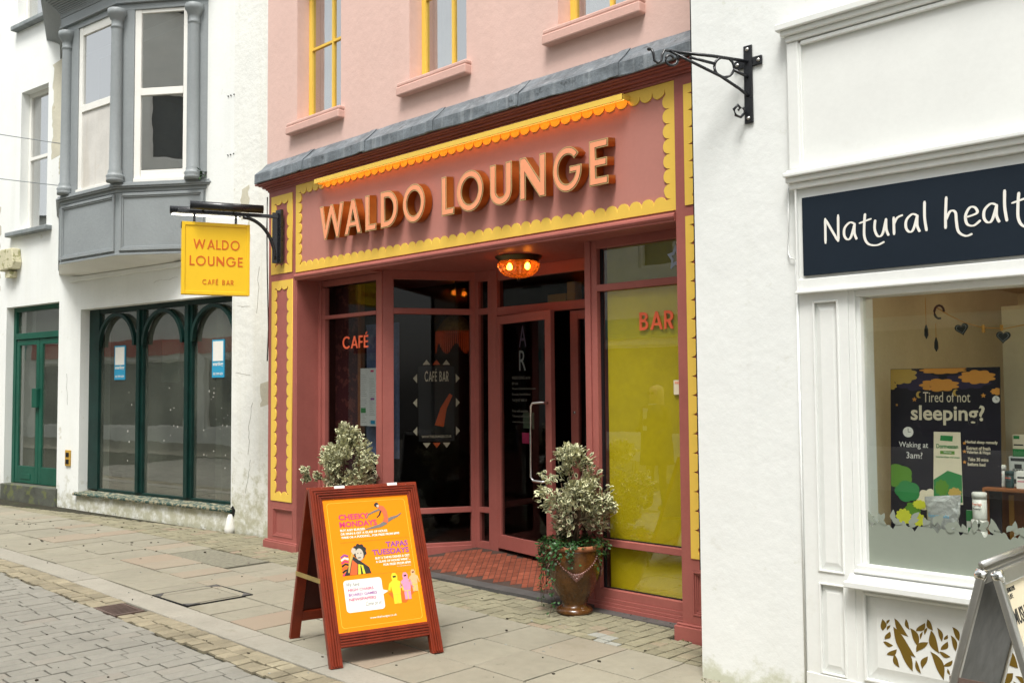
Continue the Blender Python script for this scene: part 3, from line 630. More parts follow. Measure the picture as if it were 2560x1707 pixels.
# lobby floor ramp
fl=obj('lobby_floor',MB().prism([(.20,-.035),(1.10,.075),(1.10,-.2),(.20,-.2)],1.4,4.25,Matrix(((0,0,1,0),(1,0,0,0),(0,1,0,0),(0,0,0,1)))),M['lobbyjoint'],cafe)
obj('threshold_strip',MB().prism([(1.62,.12),(4.18,.12),(4.18,.27),(1.62,.27)],-.09,-.022),M['strip'],fl)
obj('threshold_strip',MB().box(4.18,5.25,.15,.255,-.12,-.048),M['strip'],fl)
A=Vector((math.cos(R(130)),math.sin(R(130)))); B=Vector((math.cos(R(45)),math.sin(R(45)))); pcs=[]
def inlob(p): return .285<p[1]<1.06 and p[0]>1.64+(p[1]-.28)*.5725 and p[0]<4.17
for i in range(-12,40):
    for j in range(-40,60):
        o_=Vector((1.6,.3))+A*(i*.118)+B*(j*.052); q=[o_+A*.004+B*.003,o_+A*.113+B*.003,o_+A*.113+B*.049,o_+A*.004+B*.049]
        if all(inlob(p_) for p_ in q): pcs.append([tuple(p_) for p_ in q])
pcs.sort(key=lambda p:(p[0][0]-CX)**2+(p[0][1]-CY)**2)
mbr=MB(); rz_=lambda y:-.035+(y-.2)*.11/.9
for i,q in enumerate(pcs):
    one=MB() if i<300 else mbr; one.add([(x,y,rz_(y)-.004) for x,y in q]+[(x,y,rz_(y)+.004) for x,y in q],[(4,5,6,7),(0,1,5,4),(1,2,6,5),(2,3,7,6),(3,0,4,7)] )
    if i<300: obj('floor_tile',one,M['lobby'],fl)
if mbr.v: obj('floor_tile_field',mbr,M['lobby'],fl,kind='stuff')
# interior
obj('interior',MB().box(-.03,5.9,5.5,5.55,0,3.2).box(-.03,5.9,.37,5.5,3.1,3.15).box(-.035,-.02,.36,5.5,0,3.1).box(5.85,5.9,.36,5.5,0,3.1),M['darkroom'],cafe)
obj('interior_floor',MB().box(-.03,5.9,1.13,5.5,-.06,.07).box(-.03,1.58,.37,1.13,-.06,.03).box(4.28,5.9,.37,1.13,-.06,.03),M['darkwood'],cafe)
obj('display_board',MB().box(.56,.98,.46,.49,.47,2.72),M['damask'],cafe); obj('display_board',MB().box(.98,1.03,.44,.49,.47,2.72),M['crate'],cafe)
obj('display_board',MB().box(1.05,1.56,.50,.52,.95,2.30),M['bluepaint'],cafe)
# menu in the cafe window
mn=thing('menu_poster','white paper menu hung behind the left cafe window under the word CAFÉ','menu',(1.25,.40,1.27))
obj('sheet',MB().box(-.17,.165,0,.004,0,.58),M['paper'],mn)
for q,mm in (((-.0,.05,.54,.56),'magenta'),((.0,.06,.26,.28),'purple'),((-.16,-.08,.13,.18),'boxgreen'),((.0,.07,.02,.055),'blue'),((.10,.16,.04,.20),'offwhite')):
    obj('print',MB().box(q[0],q[1],-.0015,-.0002,q[2],q[3]),M[mm],mn)
mb=MB()
for k in range(26):
    for c_ in (-.155,-.02,.09):
        if random.random()<.85: mb.box(c_,c_+random.uniform(.05,.10),-.001,-.0002,.51-k*.019,.5135-k*.019)
obj('printed_lines',mb,flat('grey_ink',(.3,.3,.3),.6),mn)
# black cafe-bar poster on splayed glass
PG=SPM@frameM((0,.052,0),(1,0,0),(0,0,1))
cb=thing('glass_poster','black poster reading CAFÉ BAR with pale triangles round it on the angled glass','poster',(0,0,0))
PX0,PX1,PZ0,PZ1=.36,.72,1.12,1.86
obj('sheet',MB().box(PX0,PX1,.050,.054,PZ0,PZ1,SPM),M['ink'],cb)
word('CAFÉ BAR',PX0+.06,PX1-.06,.10,PG@Matrix.Translation((0,PZ1-.15,.005)),M['offwhite'],cb,.16,.14,.0015)
text('WWW.THELOUNGES.CO.UK',.30,.024,PG@Matrix.Translation((PX0+.03,PZ0+.035,.005)),M['offwhite'],parent=cb,bold=.01)
link('bottle_print',shape([[(PX0+.16,PZ0+.16),(PX0+.25,PZ0+.14),(PX0+.28,PZ0+.32),(PX0+.34,PZ0+.45),(PX0+.31,PZ0+.47),(PX0+.22,PZ0+.33)]],.0015,PG@Matrix.Translation((0,0,.005))),M['gorange'],cb)
for (x,z_,dx,dz) in [(PX0-.015,PZ1-.12,-1,0),(PX0-.015,PZ0+.38,-1,0),(PX0-.015,PZ0+.1,-1,0),(PX1+.015,PZ1-.12,1,0),(PX1+.015,PZ0+.38,1,0),(PX1+.015,PZ0+.1,1,0),(PX0+.08,PZ1+.015,0,1),(PX0+.18,PZ1+.015,0,1),(PX0+.28,PZ1+.015,0,1),(PX0+.08,PZ0-.015,0,-1),(PX0+.18,PZ0-.015,0,-1),(PX0+.28,PZ0-.015,0,-1)]:
    t_=[(x+dx*.04,z_+dz*.05),(x-dz*.038,z_+dx*.045),(x+dz*.038,z_-dx*.045)]
    link('triangle',shape([t_],.002,PG@Matrix.Translation((0,0,.001))),M['gorange'] if abs(x-PX0-.18)<.01 else M['offwhite'],cb)
# hanging fringed shades inside
def fringe(name,label,x,y,z_,r_,h_,m1,m2):
    t_=thing(name,label,'lampshade',(x,y,z_),0,'fringed lampshades inside the cafe')
    obj('cover',MB().lathe([(r_*.35,h_+.16),(r_*.6,h_+.12),(r_,h_)],20),m1,t_); mb=MB()
    for k in range(60):
        a=2*math.pi*k/60; c_,s_=math.cos(a)*r_,math.sin(a)*r_; mb.box(c_-.004,c_+.004,s_-.004,s_+.004,h_*.25*(1+math.sin(a*6)),h_+.0)
    obj('fringe',mb,m2,t_); obj('cord',MB().tube([(0,0,h_+.15),(0,0,3.09-z_)],.006,6),M['blackplain'],t_); return t_
fringe('pendant_shade','orange fringed lampshade hanging inside behind the angled glass, above the black poster',1.75,1.1,2.0,.2,.22,M['shadeolive'],M['shade'])
fringe('pendant_shade','red fringed lampshade glowing above the gap of the open door',2.95,2.3,2.05,.22,.2,M['shade'],M['shade'])
# letters of the sign
SH=Matrix(((1,0,0,0),(0,1,-.14,0),(0,0,1,0),(0,0,0,1)))    # letter boxes lean slightly down, as they are mounted
for c,x0,x1 in [('W',1.075,1.478),('A',1.491,1.764),('L',1.820,1.985),('D',2.054,2.301),('O',2.375,2.678),('L',2.899,3.057),('O',3.092,3.413),('U',3.493,3.741),('N',3.830,4.106),('G',4.181,4.469),('E',4.542,4.719)]:
    lp,w_=glyph(c,.185); s_=(x1-x0)/w_; H=.336
    lp=[[(x0+px*s_,3.118+py*H) for px,py in l] for l in lp]
    T=wf(.004)@Matrix.Translation((0,3.118,0))@SH@Matrix.Translation((0,-3.118,.012))
    o=link('sign_letter',shape(lp,.082,T),M['lside'],cafe)
    # gilt rim, dark line, peach face inset
    link('letter_rim',shape(lp,.003,T@Matrix.Translation((0,0,.082))),M['lrim'],o)
    cu=bpy.data.curves.new('c','CURVE'); cu.dimensions='2D'; cu.fill_mode='BOTH'; cu.extrude=.0015; cu.offset=-.0105
    for l in lp:
        s2=cu.splines.new('POLY'); s2.points.add(len(l)-1)
        for i,(x,y) in enumerate(l): s2.points[i].co=(x,y,0,1)
        s2.use_cyclic_u=True
    cu2=cu.copy(); cu2.offset=-.0070; cu2.extrude=.0005; me=curve_mesh(cu2); me.transform(T@Matrix.Translation((0,0,.0857))); link('letter_inset',me,M['ink'],o)
    me=curve_mesh(cu); me.transform(T@Matrix.Translation((0,0,.0875))); link('letter_face',me,M['lface'],o)
# fascia light
fl2=thing('fascia_light','long yellow light trough under the lead flashing, lighting the WALDO LOUNGE letters','light fitting',(2.925,0,3.69))
obj('housing',MB().box(-1.935,1.935,-.10,.0,.022,.04).box(-1.935,1.935,-.104,-.088,-.006,.04).box(-1.935,-1.93,-.1,.0,-.0,.022).box(1.93,1.935,-.1,0,0,.022),M['yellow'],fl2,.002)
LE=mat('led_strip',(.9,.5,.2),.5,var=0,emis=(1,.36,.07),estr=4.2)
obj('led_strip',MB().box(-1.92,1.92,-.062,-.040,.012,.018),LE,fl2)
# ceiling lamp
def cutglass():
    m=bpy.data.materials.new('amber_cut_glass'); m.use_nodes=True; n=m.node_tree; L=n.links; n.nodes.clear()
    o=nd(m,'ShaderNodeOutputMaterial'); mx=nd(m,'ShaderNodeMixShader'); t=nd(m,'ShaderNodeBsdfTransparent'); t.inputs[0].default_value=(1,.55,.18,1); g=nd(m,'ShaderNodeBsdfGlossy'); g.inputs[0].default_value=(1,.7,.4,1); g.inputs[1].default_value=.12
    tl=nd(m,'ShaderNodeBsdfTranslucent'); tl.inputs[0].default_value=(.40,.13,.03,1); m2=nd(m,'ShaderNodeMixShader'); m2.inputs[0].default_value=.5
    f=nd(m,'ShaderNodeLayerWeight'); f.inputs[0].default_value=.45; L.new(f.outputs['Facing'],mx.inputs[0]); L.new(t.outputs[0],m2.inputs[1]); L.new(tl.outputs[0],m2.inputs[2]); L.new(m2.outputs[0],mx.inputs[1]); L.new(g.outputs[0],mx.inputs[2]); L.new(mx.outputs[0],o.inputs[0]); return m
lp_=thing('ceiling_lamp','lit amber cut glass bowl lamp on the ceiling of the entrance','ceiling lamp',(3.14,.60,2.80))
obj('canopy',MB().lathe([(.21,0),(.205,-.012),(.18,-.03),(.178,-.045),(.165,-.05)],40,rib=.01,ribn=40),mat('bronze',(.10,.07,.03),.35,.8,var=.1),lp_)
obj('bowl',MB().lathe([(.168,-.05),(.184,-.068),(.182,-.095),(.158,-.135),(.118,-.165),(.06,-.188),(.015,-.195)],48,rib=.045,ribn=20,smooth=False),cutglass(),lp_)
obj('finial',MB().lathe([(.012,-.192),(.018,-.204),(.010,-.218),(.003,-.222)],12),M['blackplain'],lp_)
BE=mat('warm_bulb',(1,.7,.3),.5,var=0,emis=(1,.45,.10),estr=38)
for dx,dy in ((-.075,-.04),(.07,.04)): obj('bulb',MB().lathe([(.006,-.055),(.018,-.065),(.026,-.085),(.022,-.108),(.006,-.118)],14,(dx,dy,0)),BE,lp_)
# ================================================================== HANGING SIGN
AN=R(67.4); hs_=thing('hanging_sign','yellow square projecting sign reading WALDO LOUNGE CAFÉ BAR on a black curved bracket','sign',(.27,-.03,0),AN-R(90))
# local: y = into wall, -y = towards street ; x = facing side (towards the camera)
obj('wall_plate',MB().box(-.05,.05,-.035,-.0,2.965,3.53,Matrix.Rotation(-(AN-R(90)),4,'Z')).box(-.012,.012,-.09,-.035,2.965,3.50),M['black'],hs_,.004)
obj('arm',MB().box(-.018,.018,-1.03,-.03,3.44,3.475),M['black'],hs_,.004)
pts=[]
for i in range(15):
    a=R(90*i/14); pts.append((0,-.06-.33*(1-math.cos(a))*1.0,3.0+.43*math.sin(a)))
obj('curved_brace',MB().tube(pts,.019,8,None),M['black'],hs_)
sb=obj('sign_box',MB().box(-.04,.04,-.99,-.325,2.612,3.345),M['signyellow'],hs_,.004)
for sx in (1,-1):
    mb=MB(); X0,X1=(.0405,.048) if sx>0 else (-.048,-.0405)
    mb.box(X0,X1,-.992,-.958,2.61,3.347).box(X0,X1,-.357,-.323,2.61,3.347).box(X0,X1,-.958,-.357,2.61,2.645).box(X0,X1,-.958,-.357,3.312,3.347); obj('rim',mb,M['signyellow'],sb,.003)
for sx in (1,-1):
    # text plane: right = +y when seen from +x
    if sx>0: T=frameM((.041,-.99,0),(0,1,0),(0,0,1))
    else: T=frameM((-.041,-.325,0),(0,-1,0),(0,0,1))
    word('WALDO',.11,.565,.098,T@Matrix.Translation((0,3.075,0)),M['signorange'],sb,.145,.20,.002)
    word('LOUNGE',.075,.595,.098,T@Matrix.Translation((0,2.905,0)),M['signorange'],sb,.145,.20,.002)
    word('CAFÉ BAR',.20,.505,.050,T@Matrix.Translation((0,2.715,0)),M['signorange'],sb,.15,.26,.002,sp=.65)
obj('corner_bracket',MB().box(.0,.043,-1.0,-.985,3.28,3.34),M['black'],hs_)
for yy in (-.87,-.46): obj('hanger',MB().box(-.008,.008,yy-.012,yy+.012,3.345,3.44),M['black'],hs_)
tubeM=Matrix.Rotation(R(90),4,'X')
def htube(mb,x,y0,y1,z_,r_): return mb.tube([(x,y0,z_),(x,y1,z_)],r_,16)
obj('trough_light',htube(MB(),.11,-.92,-.20,3.505,.043),M['black'],hs_); obj('trough_light',htube(MB(),-.11,-1.10,-.40,3.485,.040),M['black'],hs_)
obj('light_strip',MB().box(-.13,-.09,-1.08,-.42,3.436,3.4445),mat('cool_led',(.9,.9,.8),.5,var=0,emis=(1,.93,.75),estr=4),hs_)
obj('trough_arm',MB().box(-.12,.11,-.80,-.78,3.475,3.487).box(-.12,.11,-.50,-.48,3.475,3.487),M['black'],hs_)
# cable at cafe left edge
obj('cable',MB().tube([(-.05,-.0,3.72),(-.055,-.0,3.4),(-.05,.0,3.1),(-.06,.01,2.9),(-.045,.01,2.6),(-.03,.01,2.3),(-.035,.0,1.95)],.007,6),M['blackplain'],None,label='thin black cable running down the left edge of the cafe front',category='cable')
# ================================================================== LEFT WHITE BUILDING
WA=R(7.553)
lb=thing('corner_building','white rendered building left of the cafe with grey oriel window and green arched shop window','building',(-.565,.291,0),WA)
ops=[(-6.07,-4.53,.03,2.925),(-3.95,-.60,.265,2.775),(-5.73,-4.93,4.05,6.16),(-5.90,-4.93,7.20,9),(-4.35,-1.25,4.2,6.5)]
obj('wall',MB().wall(-12,-.58,-.1,9,ops,0,.45),M['wallwhite'],lb)
obj('wall',MB().wall(-.58,.55,-.1,9,[],-.004,.45),M['wallpier'],lb)
obj('wall',MB().box(.5,.55,.45,6,-.1,9),M['wallwhite'],lb)
# stall riser below the shop window (slightly proud) and step
obj('stall_riser',MB().box(-3.97,-.585,-.012,-.001,-.08,.232),M['wallpier'],lb,.004)
obj('doorstep',MB().box(-6.10,-4.50,-.04,.5,-.06,.292),M['stone'],lb,.012)
# shop window
D=.13
sw=obj('shop_window',MB().box(-3.95,-3.70,D,.22,.31,2.775).box(-.68,-.60,D,.22,.31,2.775).box(-3.70,-.68,D+.01,.22,2.71,2.775).box(-3.70,-.68,D+.01,.22,.295,.325),M['green'],lb,.004)
obj('sill',MB().prism([(-.055,.235),(-.06,.262),(-.05,.272),(.2,.295),(.2,.235)],-4.0,-.555,Matrix(((0,0,1,0),(1,0,0,0),(0,1,0,0),(0,0,0,1)))),M['sillgreen'],sw,.005)
for a,b in ((-2.80,-2.635),(-1.735,-1.565)):
    obj('mullion',MB().box(a,b,D,.22,.325,2.71).box(a+.05,b-.05,D-.03,D,.325,2.71),M['green'],sw,.006)
LW=frameM((0,D+.02,0),(1,0,0),(0,0,1))
for a,b in ((-3.70,-2.80),(-2.635,-1.735),(-1.565,-.68)):
    r_=(b-a)/2; cx_=(a+b)/2; zs=2.70-r_+.0
    o_=arc(cx_,zs,r_,r_,0,180,24); i_=arc(cx_,zs,r_-.045,r_-.045,180,0,24)
    link('arch',shape([o_+i_],.05,LW),M['green'],sw)
    obj('pane',MB().box(a,b,D+.04,D+.046,.325,2.71),M['glassold'],sw)
for (x0,x1,z0,z1) in ((-3.36,-3.10,1.80,2.26),(-1.20,-.96,1.80,2.26)):
    nb=obj('notice_board',MB().box(x0,x1,D+.030,D+.037,z0,z1),M['blue'],sw); obj('notice_print',MB().box(x0+.02,x1-.02,D+.0275,D+.0298,z0+.20,z1-.02),M['white'],nb)
    text('smartlogg',x1-x0-.04,.06,frameM((x0+.02,D+.0295,z0+.13),(1,0,0),(0,0,1)),M['white'],parent=nb,bold=.02); text('020 7099 6024',x1-x0-.05,.03,frameM((x0+.025,D+.0295,z0+.03),(1,0,0),(0,0,1)),M['white'],parent=nb)
obj('clear_sheet',MB().box(-2.30,-1.92,D+.06,D+.064,1.75,2.30),M['glassold'],sw)
# drips of white paint on the glass
mb=MB()
for k in range(34):
    a=random.choice([-2.95,-2.05,-1.2,-1.0])+random.gauss(0,.10); z_=random.uniform(.6,1.75); s_=random.uniform(.0015,.005)
    if -3.7<a<-.7: mb.box(a,a+s_,D+.034,D+.0395,z_,z_+s_*random.uniform(1,6))
obj('paint_flecks',mb,M['white'],sw,kind='stuff')
# glazed double door
gd=obj('door_frame',MB().box(-6.07,-5.99,.11,.2,.292,2.925).box(-4.61,-4.53,.11,.2,.292,2.925).box(-5.99,-4.61,.11,.2,2.86,2.925).box(-5.99,-4.61,.10,.2,2.44,2.53),M['doorgreen'],lb,.004)
obj('pane',MB().box(-5.99,-4.61,.15,.156,2.53,2.86),M['glassold'],gd)
for a,b in ((-5.985,-5.305),(-5.295,-4.615)):
    dd=obj('door',MB().box(a,a+.085,.12,.165,.30,2.435).box(b-.085,b,.12,.165,.30,2.435).box(a+.085,b-.085,.12,.165,.30,.55).box(a+.085,b-.085,.12,.165,2.35,2.435),M['doorgreen'],lb,.004)
    obj('pane',MB().box(a+.08,b-.08,.14,.146,.55,2.35),M['glassold'],dd)
    if a<-5.5: obj('letter_plate',MB().box(a+.2,b-.2,.112,.12,.36,.44),M['doorgreen'],dd,.004); obj('lock_box',MB().box(b-.11,b+.03,.07,.12,1.42,1.70),M['doorgreen'],dd,.006)
# ochre plate on pier
vp=thing('wall_vent','small ochre metal plate with two slots on the white pier beside the green door','vent',(0,0,0)); vp.parent=None
vp.matrix_world=Matrix.Translation((-.565,.291,0))@Matrix.Rotation(WA,4,'Z')@Matrix.Translation((-4.21,0,.62))
obj('plate',MB().box(-.065,.065,-.02,-.001,0,.22),M['ylamp'],vp,.004)
for z_ in (.03,.125): obj('slot',MB().box(-.04,.04,-.024,-.0205,z_,z_+.06),M['darkslot'],vp)
# alarm box
ab=thing('alarm_box','weathered yellowish alarm box on the white wall above the green door','alarm box',(0,0,0))
ab.matrix_world=Matrix.Translation((-.565,.291,0))@Matrix.Rotation(WA,4,'Z')@Matrix.Translation((-5.85,0,3.46))
LM=Matrix.Identity(4)
obj('casing',MB().prism([(-.2,.0),(.2,.02),(.23,.12),(.18,.33),(-.18,.33),(-.24,.12)],0,.14,frameM((0,0,0),(1,0,0),(0,0,1))),M['alarm'],ab,.02)
obj('bracket',MB().box(-.08,.08,-.10,-.0,-.10,-.005),M['alarm'],ab)
# upper sash windows
def sash(a,b,c,d_,meet,par):
    o=obj('window',MB().frame(a,b,c,d_,.06,.12,.2).box(a+.06,b-.06,.12,.17,meet-.03,meet+.02),M['sash'],par,.004)
    obj('pane',MB().box(a+.06,b-.06,.15,.156,c+.06,d_-.06),M['glassup'],o)
    obj('sill',MB().box(a-.25 if c<5 else a-.02,b+.16,-.10,.12,c-.075,c-.005),M['sillstone'],o,.012); return o
sash(-5.73,-4.93,4.05,6.16,5.16,lb); sash(-5.90,-4.93,7.20,9,8.2,lb)
# rooms behind
obj('interior',MB().box(-6.3,.45,4.0,4.05,0,3.1).box(-6.3,.45,.46,4,3.05,3.1).box(-6.35,-6.3,.46,4,0,3.1).box(.42,.45,.46,4,0,3.1),M['greyroom'],lb)
obj('interior_floor',MB().box(-6.3,.45,.46,4,-.06,.02),M['roomfloor'],lb)
obj('interior_wall',MB().box(-4.35,-4.2,.46,4,0,3.05).box(-3.1,-2.95,1.6,4,0,3.05),M['greyroom'],lb)
obj('upper_interior',MB().box(-6.3,-6.25,.46,3.5,3.8,9).box(.40,.45,.46,3.5,3.8,9).box(-6.3,.4,3.5,3.55,3.8,9).box(-6.3,.4,.46,3.5,3.85,3.9).box(-6.3,.4,.46,3.5,6.8,6.85),mat('brown_room',(.46,.37,.25),.9,var=.2),lb)
# oriel (bay) window
bay=obj('bay_window',MB(),M['grey'],lb)
P_=[(-4.553,0),(-3.50,-.555),(-2.157,-.555),(-1.105,0)]
def ringp(off):   # offset plan outline outward
    return [(-4.553-off*1.7,0),(-3.50-off*.27,-.555-off),(-2.157+off*.27,-.555-off),(-1.105+off*1.7,0)]
def slabp(mb,off,z0,z1): mb.prism(ringp(off),z0,z1); return mb
mb=MB(); slabp(mb,-.012,3.33,4.13); slabp(mb,.0,3.307,3.332); slabp(mb,.0,4.085,4.13); slabp(mb,.035,4.13,4.15); slabp(mb,.05,4.15,4.17); slabp(mb,.03,4.17,4.20)
obj('apron',mb,M['grey'],bay,.004)
slabM=MB(); 
for o_,z0,z1 in [(-.0,6.36,6.44),(.04,6.44,6.47),(.02,6.47,6.58)]+[(.03+.24*(1-math.cos(math.pi/2*i/12)),6.58+.018*i,6.598+.018*i) for i in range(13)]: slabp(slabM,o_,z0,z1)
obj('cornice',slabM,M['grey'],bay,.004)
mb=MB(); q0=ringp(-.0); q1=[(-4.0,0),(-3.3,-.16),(-2.3,-.16),(-1.7,0)]
mb.add([(x,y,3.306) for x,y in q0]+[(x,y,3.24) for x,y in q1],[(0,1,5,4),(1,2,6,5),(2,3,7,6),(4,5,6,7)]); obj('underside',mb,M['sash'],bay)
obj('soffit_moulding',MB().box(-4.2,-1.2,-.05,-.001,3.17,3.235),M['wallwhite'],bay,.01)
# face frames: local x along face from outer left corner, y into bay
ext=Vector((1.052,.555,0)).normalized(); CF=Matrix(((ext.x,-ext.y,0,-2.157),(ext.y,ext.x,0,-.555),(0,0,1,0),(0,0,0,1)))
FF=Matrix.Translation((-2.157,-.555,0))
el=Vector((1.053,-.555,0)).normalized(); LF=Matrix(((el.x,-el.y,0,-4.553),(el.y,el.x,0,0),(0,0,1,0),(0,0,0,1)))
def panelm(T,x0,x1):
    obj('panel_moulding',MB().frame(x0,x1,3.36,4.07,.035,-.012,.014,T).frame(x0+.035,x1-.035,3.395,4.035,.018,-.002,.0142,T),M['grey'],bay,.004)
panelm(CF,.04,1.15); panelm(FF,-1.31,-.04); panelm(LF,.04,1.15)
# posts between windows
obj('post',MB().box(0,.215,0,.06,4.2,6.36,CF).box(.915,1.19,0,.06,4.2,6.36,CF),M['grey'],bay,.004)
obj('post',MB().box(-1.343,-.94,0,.06,4.2,6.36,FF).box(-.03,-.0,.0,.06,4.2,6.36,FF),M['grey'],bay,.004)
obj('post',MB().box(0,.25,0,.06,4.2,6.36,LF).box(.95,1.19,0,.06,4.2,6.36,LF),M['grey'],bay,.004)
w1=obj('sash_window',MB().box(.215,.30,.015,.06,4.2,6.36,CF).box(.86,.915,.015,.06,4.2,6.36,CF).box(.30,.86,.02,.06,6.315,6.36,CF).box(.30,.86,.01,.05,5.28,5.37,CF).box(.23,.90,-.02,.05,4.2,4.24,CF).box(.30,.86,.025,.06,4.24,4.35,CF),M['sash'],bay,.004)
obj('pane',MB().box(.29,.87,.04,.046,4.35,6.32,CF),M['glassup'],w1)
w2=obj('sash_window',MB().box(-.94,-.86,.015,.06,4.2,6.36,FF).box(-.05,-.03,.015,.06,4.2,6.36,FF).box(-.86,-.05,.02,.06,6.25,6.36,FF).box(-.86,-.05,.01,.05,5.24,5.33,FF).box(-.93,-.03,-.02,.05,4.2,4.235,FF),M['sash'],bay,.004)
obj('pane',MB().box(-.87,-.04,.04,.046,5.33,6.26,FF),M['glassup'],w2); obj('board',MB().box(-.86,-.05,.03,.045,4.235,5.24,FF),M['board'],bay)
w3=obj('sash_window',MB().box(.25,.33,.015,.06,4.2,6.36,LF).box(.87,.95,.015,.06,4.2,6.36,LF).box(.33,.87,.02,.06,6.28,6.36,LF).box(.33,.87,.01,.05,5.28,5.37,LF),M['sash'],bay); obj('pane',MB().box(.3,.9,.04,.046,4.25,6.3,LF),M['glassup'],w3)
def column(x,y):
    obj('column',MB().lathe([(.105,4.20),(.105,4.235),(.10,4.25),(.11,4.27),(.10,4.29),(.085,4.31),(.088,4.33),(.074,4.36),(.070,5.2),(.066,6.1),(.068,6.12),(.078,6.13),(.068,6.15),(.068,6.22),(.085,6.235),(.095,6.27),(.115,6.29),(.115,6.35),(.10,6.36)],20,(x,y,0)),M['grey'],bay)
v=CF@Vector((1.02,-.02,0)); column(v.x,v.y); v=FF@Vector((.02,-.03,0)); column(v.x,v.y); v=FF@Vector((-1.17,-.02,0)); column(v.x,v.y)
# festoon cables
for (z0,z1) in ((5.55,5.15),(4.75,4.55)):
    a=Vector((-8.5,-6.2,z0+.8)); b=Vector((-4.9,-.32,z1)); pts=[a.lerp(b,i/24)+Vector((0,0,-.5*4*(i/24)*(1-i/24)*.25)) for i in range(25)]
    obj('festoon_cable',MB().tube(pts,.006,5),M['sillstone'],None,label='thin grey festoon cable fixed to the white wall beside the oriel, '+('upper of the two' if z0>5 else 'lower of the two'),category='cable')
# ================================================================== RIGHT WHITE BUILDING
rb=thing('shop_building','white building with moulded shopfront and dark Natural health sign right of the cafe','building',(5.82,-.65,0))
rb.location=(0,0,0)
obj('wall',MB().wall(5.818,6.49,-.2,8,[],-.65,.2).box(6.49,14,-.65,-.4,3.62,8).box(5.818,5.84,.2,6,-.2,8),M['wallright'],rb)
# corner edge is slightly uneven: thin render lip
YF=-.66
obj('cornice',MB().box(6.42,14,-.74,-.65,3.585,3.625).box(6.44,14,-.72,-.65,3.555,3.585).box(6.46,14,-.70,-.65,3.52,3.555),M['shopwhite'],rb,.006)
obj('upper_panel',MB().box(6.46,14,-.668,-.4,2.745,3.52),M['shopwhite'],rb)
obj('panel_frame',MB().box(6.462,6.53,-.69,-.669,2.81,3.52).box(6.505,6.545,-.682,-.669,2.81,3.51).box(6.545,14,-.69,-.669,3.49,3.515),M['shopwhite'],rb,.006)
obj('lower_moulding',MB().box(6.445,14,-.735,-.669,2.765,2.79).box(6.455,14,-.715,-.669,2.79,2.805).box(6.45,14,-.715,-.668,2.735,2.765).box(6.46,14,-.695,-.5,2.70,2.735),M['shopwhite'],rb,.006)
obj('sign_surround',MB().box(6.49,14,-.665,-.4,2.125,2.70).box(6.485,14,-.70,-.666,2.125,2.14).box(6.49,6.50,-.69,-.666,2.14,2.70).box(6.50,14,-.678,-.666,2.14,2.205),M['shopwhite'],rb,.004)
obj('sign_board',MB().box(6.53,14,-.682,-.667,2.222,2.648),M['navy'],rb)
# handwritten sign lettering as brush strokes
def stroke(pts,w_,T,m,par,name='brush_letter'):
    P2=[]; 
    # catmull-rom smoothing
    pp=[pts[0]]+pts+[pts[-1]]
    for i in range(1,len(pp)-2):
        for k in range(6):
            t=k/6; a,b,c,d_=pp[i-1],pp[i],pp[i+1],pp[i+2]
            f=lambda q:.5*((2*b[q])+(-a[q]+c[q])*t+(2*a[q]-5*b[q]+4*c[q]-d_[q])*t*t+(-a[q]+3*b[q]-3*c[q]+d_[q])*t**3)
            P2.append((f(0),f(1)))
    P2.append(pts[-1]); n_=len(P2); vs=[];fs=[]
    for i,(x,y) in enumerate(P2):
        a=P2[max(i-1,0)]; b=P2[min(i+1,n_-1)]; dx,dy=b[0]-a[0],b[1]-a[1]; l=math.hypot(dx,dy) or 1; nx,ny=-dy/l,dx/l
        w2=w_/2*(.75+.5*abs(nx))*(.55 if i in(0,n_-1) else 1)
        vs+=[(x+nx*w2,y+ny*w2,0),(x-nx*w2,y-ny*w2,0),(x+nx*w2,y+ny*w2,.002),(x-nx*w2,y-ny*w2,.002)]
    for i in range(n_-1):
        a=4*i; fs+=[(a+2,a+3,a+7,a+6),(a,a+2,a+6,a+4),(a+1,a+5,a+7,a+3)]
    return obj(name,MB().add(vs,fs,T),m,par)
# coordinates: x in m from sign text start, y 0 baseline .. 1 ascender
GL={'N':([[(0,-.02),(.005,.98)],[(.005,.95),(.36,.0)],[(.36,.0),(.37,1.05)]],.47),
 'a':([[(.30,.62),(.18,.68),(.04,.50),(.02,.22),(.10,.05),(.20,.12),(.31,.60)],[(.31,.64),(.30,.25),(.36,.0)]],.43),
 't':([[(.13,.95),(.10,.5),(.10,.05),(.20,-.22),(.42,-.30),(.62,-.20)],[(-.04,.60),(.30,.72)]],.34),
 'u':([[(.02,.66),(.0,.3),(.08,.03),(.20,.10),(.30,.62)],[(.30,.66),(.30,.25),(.36,.0)]],.43),
 'r':([[(.03,.68),(.03,.0)],[(.03,.40),(.12,.62),(.27,.70)]],.28),
 'l':([[(.03,1.10),(.02,.5),(.06,.0)]],.17),
 'h':([[(.04,1.15),(.01,.5),(.0,.0)],[(.01,.3),(.12,.60),(.24,.55),(.26,.20),(.30,-.15),(.46,-.33),(.62,-.28)]],.42),
 'e':([[(.03,.32),(.28,.42),(.24,.62),(.12,.64),(.02,.38),(.05,.08),(.20,.0),(.36,.16)]],.38)}
x=6.662
for k,ch in enumerate('Natural health'):
    if ch==' ': x+=.062; continue
    st_,adv=GL[ch]; sc_=.186
    for qi,q in enumerate(st_): stroke([(x+a*sc_*1.08,2.385+b*.138) for a,b in q],.0105,wf(-.682-.0006*(k%2)-.0003*qi),M['white'],rb)
    x+=adv*sc_*1.08+(.007)
